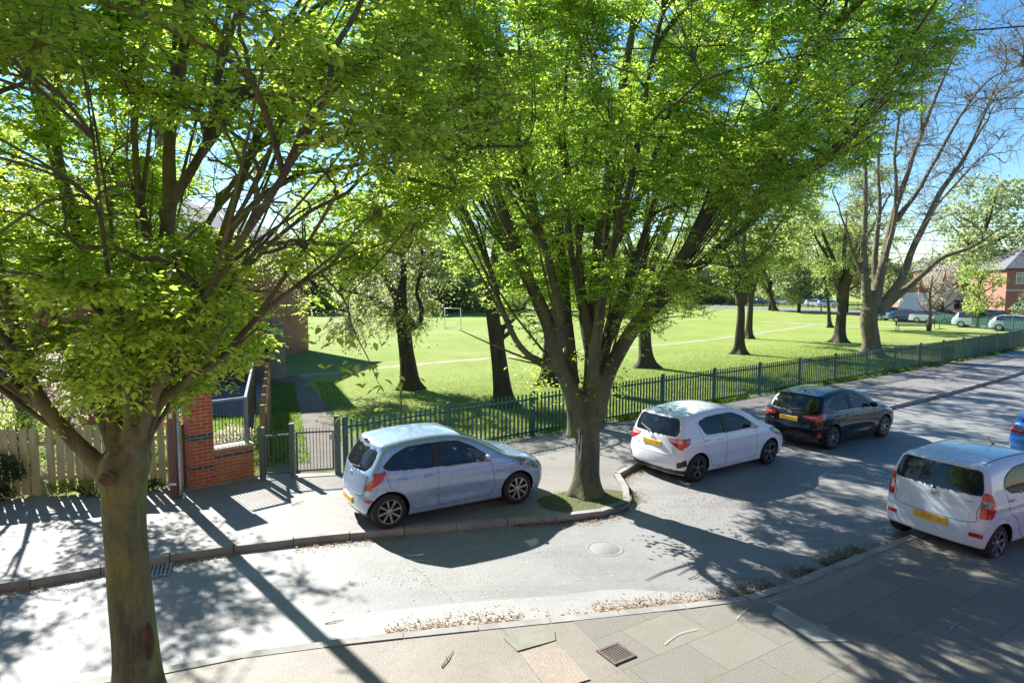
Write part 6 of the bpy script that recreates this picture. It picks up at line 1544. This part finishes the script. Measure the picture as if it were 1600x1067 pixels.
# soil patch round the tree on the build-out
def blob(name, c, rx, ry, z, m, ang=0, seed=0, n=40):
    P = [(c[0] + (rx * (1 + .18 * mnoise.noise(Vector((math.cos(a) * 1.5, math.sin(a) * 1.5, seed)))) * math.cos(a)) * math.cos(ang) - ry * math.sin(a) * math.sin(ang) * (1 + .15 * mnoise.noise(Vector((math.cos(a) * 2, math.sin(a) * 2, seed + 4)))), c[1] + rx * math.cos(a) * math.sin(ang) + ry * math.sin(a) * math.cos(ang)) for a in np.linspace(0, 2 * math.pi, n, endpoint=False)]
    return sheet(name, P, z, m)
M_moss = mat('mossy_soil', (.085, .07, .04), (.085, .095, .03), .95, 3, .6, 30, world=True)
blob('soil', (t2.x - .05, t2.y - .35), .98, .62, .105, M_moss, R(20), 3)
# stuff: leaf litter in the gutters, tufts by the railing and round the trees
def along(line, n, lo, hi, side, u0=0, u1=1):
    P = [Vector(p) for p in line]; acc = [0]
    for a, b in zip(P, P[1:]): acc.append(acc[-1] + (b - a).length)
    out = []
    while len(out) < n:
        s_ = random.uniform(u0, u1) * acc[-1]; i = min(np.searchsorted(acc, s_) - 1, len(P) - 2); i = max(i, 0)
        t = (s_ - acc[i]) / max(acc[i + 1] - acc[i], 1e-6); p = P[i].lerp(P[i + 1], t); d = (P[i + 1] - P[i]).normalized()
        o_ = lo + (hi - lo) * abs(random.gauss(0, .45)); 
        if mnoise.noise(Vector((p.x * .9, p.y * .9, 5 + side))) < .02 and random.random() < .88: continue
        out.append((p.x - d.y * o_ * side, p.y + d.x * o_ * side))
    return np.array(out)
random.seed(99)
def z_(a, z): return np.concatenate([a, np.full((len(a), 1), z)], 1)
nkr = [(p.x, p.y) for p in nks if -3.5 < p.x < 12]; kfr = [(p.x, p.y) for p in kfs if -9 < p.x < 24]
L1 = z_(along(nkr, 7000, .01, .40, 1, .12, .85), .004); L2 = z_(along(kfr, 6500, .01, .30, -1), .004)
L3 = np.stack([rng.normal(2.9, .5, 900), rng.normal(14.6, .4, 900), np.full(900, .004)], 1); L4 = np.stack([rng.normal(5.0, 1.3, 900), rng.normal(13.1, .45, 900), np.full(900, .004)], 1)
L4[:, 1] += (L4[:, 0] - 5) * .62
L5 = np.stack([rng.uniform(-3.9, -1.5, 160), rng.uniform(10.9, 13.6, 160), np.full(160, .105)], 1)
scatter_flat('leaf_litter', np.concatenate([L1, L2, L3, L4, L5]), .036, M_litter, 'dry brown leaf litter lying along the kerbs', .02)
M_weed = leafmat('dry_weed', (.05, .05, .02), (.12, .09, .045), (.06, .06, .02), (.14, .11, .05), tw=.3)
W1 = z_(along([(p.x, p.y) for p in nks if 2.5 < p.x < 7.2], 2600, .0, .42, 1), .003)
scatter_blades('weeds', W1, .03, .01, M_weed, 'dark weeds and moss in the gutter beside the near kerb', .8)
W2 = z_(along(kfr, 1500, .0, .12, -1, .2, .62), .003); scatter_blades('weeds', W2, .04, .01, M_leafd, 'thin weeds at the foot of the far kerb', .8)
fpx = [(p.x, p.y) for p in fence_posts]
T1_ = z_(along(fpx, 14000, .0, .22, -1), .1); T2_ = z_(along(fpx, 9000, .0, .5, 1), .1)
T3 = np.array([(p.x, p.y) for p in fence_posts[:1]])
scatter_blades('grass_tufts', np.concatenate([T1_[T1_[:, 0] > 1], T2_]), .13, .014, M_grassb, 'uneven grass tufts along the foot of the park railing')
n = 800; P = np.stack([rng.normal(t2.x - .05, .62, n), rng.normal(t2.y - .32, .36, n), np.full(n, .106)], 1); P = P[np.hypot(P[:, 0] - t2.x, P[:, 1] - t2.y) > .42]
scatter_blades('moss_tufts', P[np.hypot((P[:, 0] - t2.x) / 1.0, (P[:, 1] - t2.y + .3) / .62) < 1], .035, .012, M_grassb, 'mossy grass round the foot of the big tree on the build-out')
n = 90000; x = rng.uniform(-9, 22, n); y = 18 + .72 * x + np.abs(rng.normal(0, 6, n)) * 1.0
keep = (y > np.array([float(fy(a)) for a in x]) + .2); x, y = x[keep], y[keep]
px_ = -4.9 - (y - 16.5) * .4; keep = (x - px_ > .8) & (rng.random(len(x)) < np.clip((x - px_) / 4, 0, 1)); x, y = x[keep], y[keep]
scatter_blades('grass', np.stack([x, y, np.full(len(x), .1)], 1), .055, .016, M_grassb, 'uneven tufts of longer grass on the lawn behind the railing')
n = 12000; x = rng.uniform(-9.6, -5.6, n); y = rng.uniform(13.6, 20, n); keep = (x < -5.7 - (y - 14) * .36); x, y = x[keep], y[keep]
scatter_blades('grass', np.stack([x, y, np.full(len(x), .1)], 1), .08, .014, M_grassb, 'short garden grass behind the low brick wall')
n = 9000; y = rng.uniform(14.6, 27, n); x = -5.55 - (y - 14.2) * .37 + rng.uniform(0, 1.0, n) + (rng.random(n) < .25) * 1.9
scatter_blades('grass', np.stack([x, y, np.full(len(x), .1)], 1), .085, .014, M_grassb, 'shaded grass verge beside the worn path into the park')

bp = g(630, 905, 0); n = 130; P = np.stack([bp.x + rng.normal(0, .32, n), bp.y + rng.normal(0, .16, n), np.full(n, .003)], 1)
M_petal = mat('fallen_petal', (.62, .60, .55), (.5, .48, .42), .9, 20, world=True)
xx_ = rng.uniform(-7, 9, 700); Pp = np.stack([xx_, 8.2 + .33 * xx_ + rng.uniform(0, 2.6, 700), np.full(700, .006)], 1)
scatter_flat('fallen_petals', np.concatenate([P, P[:60] + np.array([.03, .02, 0]), Pp]), .028, M_petal, 'pale petals and droppings speckling the road', .002)
for i, (u, v, a, ln, lb_) in enumerate([(690, 1043, 1.25, .30, 'forked pale twig lying on the near pavement at the bottom edge'), (508, 975, .3, .22, 'short bent twig on the sunlit road near the pole shadow'), (1075, 905, .5, .25, 'thin dark twig on the road short of the leaf litter'), (455, 790, .9, .28, 'thin twig on the far pavement below the park gate')]):
    p = g(u, v, .1 if i in (0, 3) else 0); mb = MB(); c_, s_2 = math.cos(a), math.sin(a)
    mb.tube([(0, 0, .012), (c_ * ln * .5, s_2 * ln * .5, .022), (c_ * ln, s_2 * ln + .03, .012)], [.007, .006, .003], 6); mb.tube([(c_ * ln * .45, s_2 * ln * .45, .02), (c_ * ln * .8 - .06, s_2 * ln * .8, .014)], [.005, .002], 5)
    o_ = mb.build('twig', M_timber2, None, True); o_.location = p; tag(o_, lb_, 'twig', 'twigs fallen on the ground')
# shrubs and hedges
def shrub(name, label, c, r, n, leaf, m, sd, cat='shrub', stems=True, lw=.55, group=None):
    random.seed(sd); root = empty(name, tuple(c), 0, label, cat, group)
    mb = MB()
    for k in range(9):
        a = k * .7; mb.tube([(0.03 * math.cos(a), .03 * math.sin(a), 0), (r[0] * .35 * math.cos(a), r[1] * .35 * math.sin(a), r[2] * .9), (r[0] * .6 * math.cos(a), r[1] * .6 * math.sin(a), r[2] * 1.5)], [.02, .012, .005], 5, False)
    mb.build('stems', M_bark3, root)
    d = rnd_dirs(n) * (rng.uniform(.25, 1, n) ** .45)[:, None]; P = d * np.array(r) + np.array([0, 0, r[2]])
    nz = np.array([mnoise.noise(Vector(p) * 2.2) for p in P]); P = P[(nz > -.18) & (P[:, 2] > .02)]; k = len(P)
    V, F = leaves_mesh(P, rnd_dirs(k, .1), rnd_dirs(k, .8), leaf * rng.uniform(.6, 1.3, k), leaf * lw * rng.uniform(.7, 1.2, k), .15); npmesh('foliage', V, F, m, root); return root
shrub('flowering_shrub', 'pale yellow leaved shrub behind the low brick wall, inside the railing', (-6.75, 15.3, .1), (.55, .45, .38), 1500, .07, M_bloss, 201)
shrub('hedge', 'dark ivy hedge at the left end of the wooden fence', (-9.95, 12.0, .1), (.6, .28, .5), 4200, .055, M_leafd, 202, 'hedge')
shrub('ivy', 'low ivy spilling over the pavement at the foot of the wooden fence', (-8.35, 12.32, .1), (.95, .16, .17), 1500, .055, M_leafy, 203, 'ivy')
shrub('ivy', 'small clump of ivy between the nearest trunk and the telegraph pole', (-7.45, 12.65, .1), (.5, .12, .13), 600, .05, M_leafd, 204, 'ivy')
shrub('ivy', 'dark ivy growing between the low brick wall and the side railing', (-5.75, 14.55, .1), (.16, .5, .5), 1400, .055, M_leafd, 209, 'ivy')
shrub('blossom_bush', 'big pink and white blossom bush in the garden behind the nearest tree', (-12.6, 16.0, .1), (2.1, 1.5, 1.5), 6500, .085, M_bloss, 205, 'bush')
shrub('garden_bush', 'bright green garden bush left of the brick pillar behind the wooden fence', (-8.4, 14.6, .1), (1.1, .8, .8), 3800, .07, M_leafy, 206, 'bush')
shrub('garden_bush', 'bright green garden bush at the left edge behind the wooden fence', (-11.3, 13.6, .1), (1.4, .9, .85), 4800, .075, M_leafy, 207, 'bush')
mb = MB()
for k in range(14):
    a = k * 2.4; mb.tube([(0, 0, 0), (.12 * math.cos(a), .10 * math.sin(a), .3), (.2 * math.cos(a), .17 * math.sin(a), .42 + .05 * (k % 3))], [.01, .006, .03], 6)
o_ = mb.build('orange_flowers', mat('orange_petals', (.6, .2, .03), (.5, .15, .02), .7)); o_.location = (-7.35, 13.7, .1 + .75); 
o_['label'] = 'clump of orange flowers behind the wooden fence beside the telegraph pole'; o_['category'] = 'flowers'
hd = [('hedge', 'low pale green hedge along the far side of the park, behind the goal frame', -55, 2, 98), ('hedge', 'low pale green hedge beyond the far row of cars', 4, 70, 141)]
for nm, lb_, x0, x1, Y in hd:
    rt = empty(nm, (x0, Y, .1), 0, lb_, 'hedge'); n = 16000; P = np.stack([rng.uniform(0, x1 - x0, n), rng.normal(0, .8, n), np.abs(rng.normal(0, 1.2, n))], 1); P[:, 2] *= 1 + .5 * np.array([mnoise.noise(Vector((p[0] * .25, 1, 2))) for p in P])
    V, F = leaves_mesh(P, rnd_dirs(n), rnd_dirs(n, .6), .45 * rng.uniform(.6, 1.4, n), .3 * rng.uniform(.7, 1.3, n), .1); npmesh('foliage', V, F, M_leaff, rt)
    mb = MB(); 
    for k in range(20): x = (x1 - x0) * (k + .5) / 20; mb.tube([(x, 0, 0), (x + .2, 0, 1.2)], [.06, .02], 5)
    mb.build('stems', M_bark3, rt)
# garden tree behind the wooden fence at the left edge (it shades the road at lower left)
bt = Vector((-11.2, 14.4, .1)); random.seed(77)
e_, bx = ell((bt.x + .2, bt.y - .2, 6.0), (2.9, 2.6, 2.4), 3.3)
park_tree('garden_tree', 'leafy garden tree behind the wooden fence at the left edge', bt, [bt, bt + Vector((.05, 0, 1.2)), bt + Vector((0, .05, 2.4))], [(0, .17), (1, .14)],
    [([bt + Vector((0, 0, 2.1)), bt + Vector((math.cos(a) * .5, math.sin(a) * .5, 3.3)), bt + Vector((math.cos(a) * 1.4, math.sin(a) * 1.4, 5.5))], .09, .03) for a in (0.3, 1.9, 3.3, 4.8)],
    e_, bx, (40, 200, 1500, 8), .10, .55, M_leafy, M_bark3, 78, None)
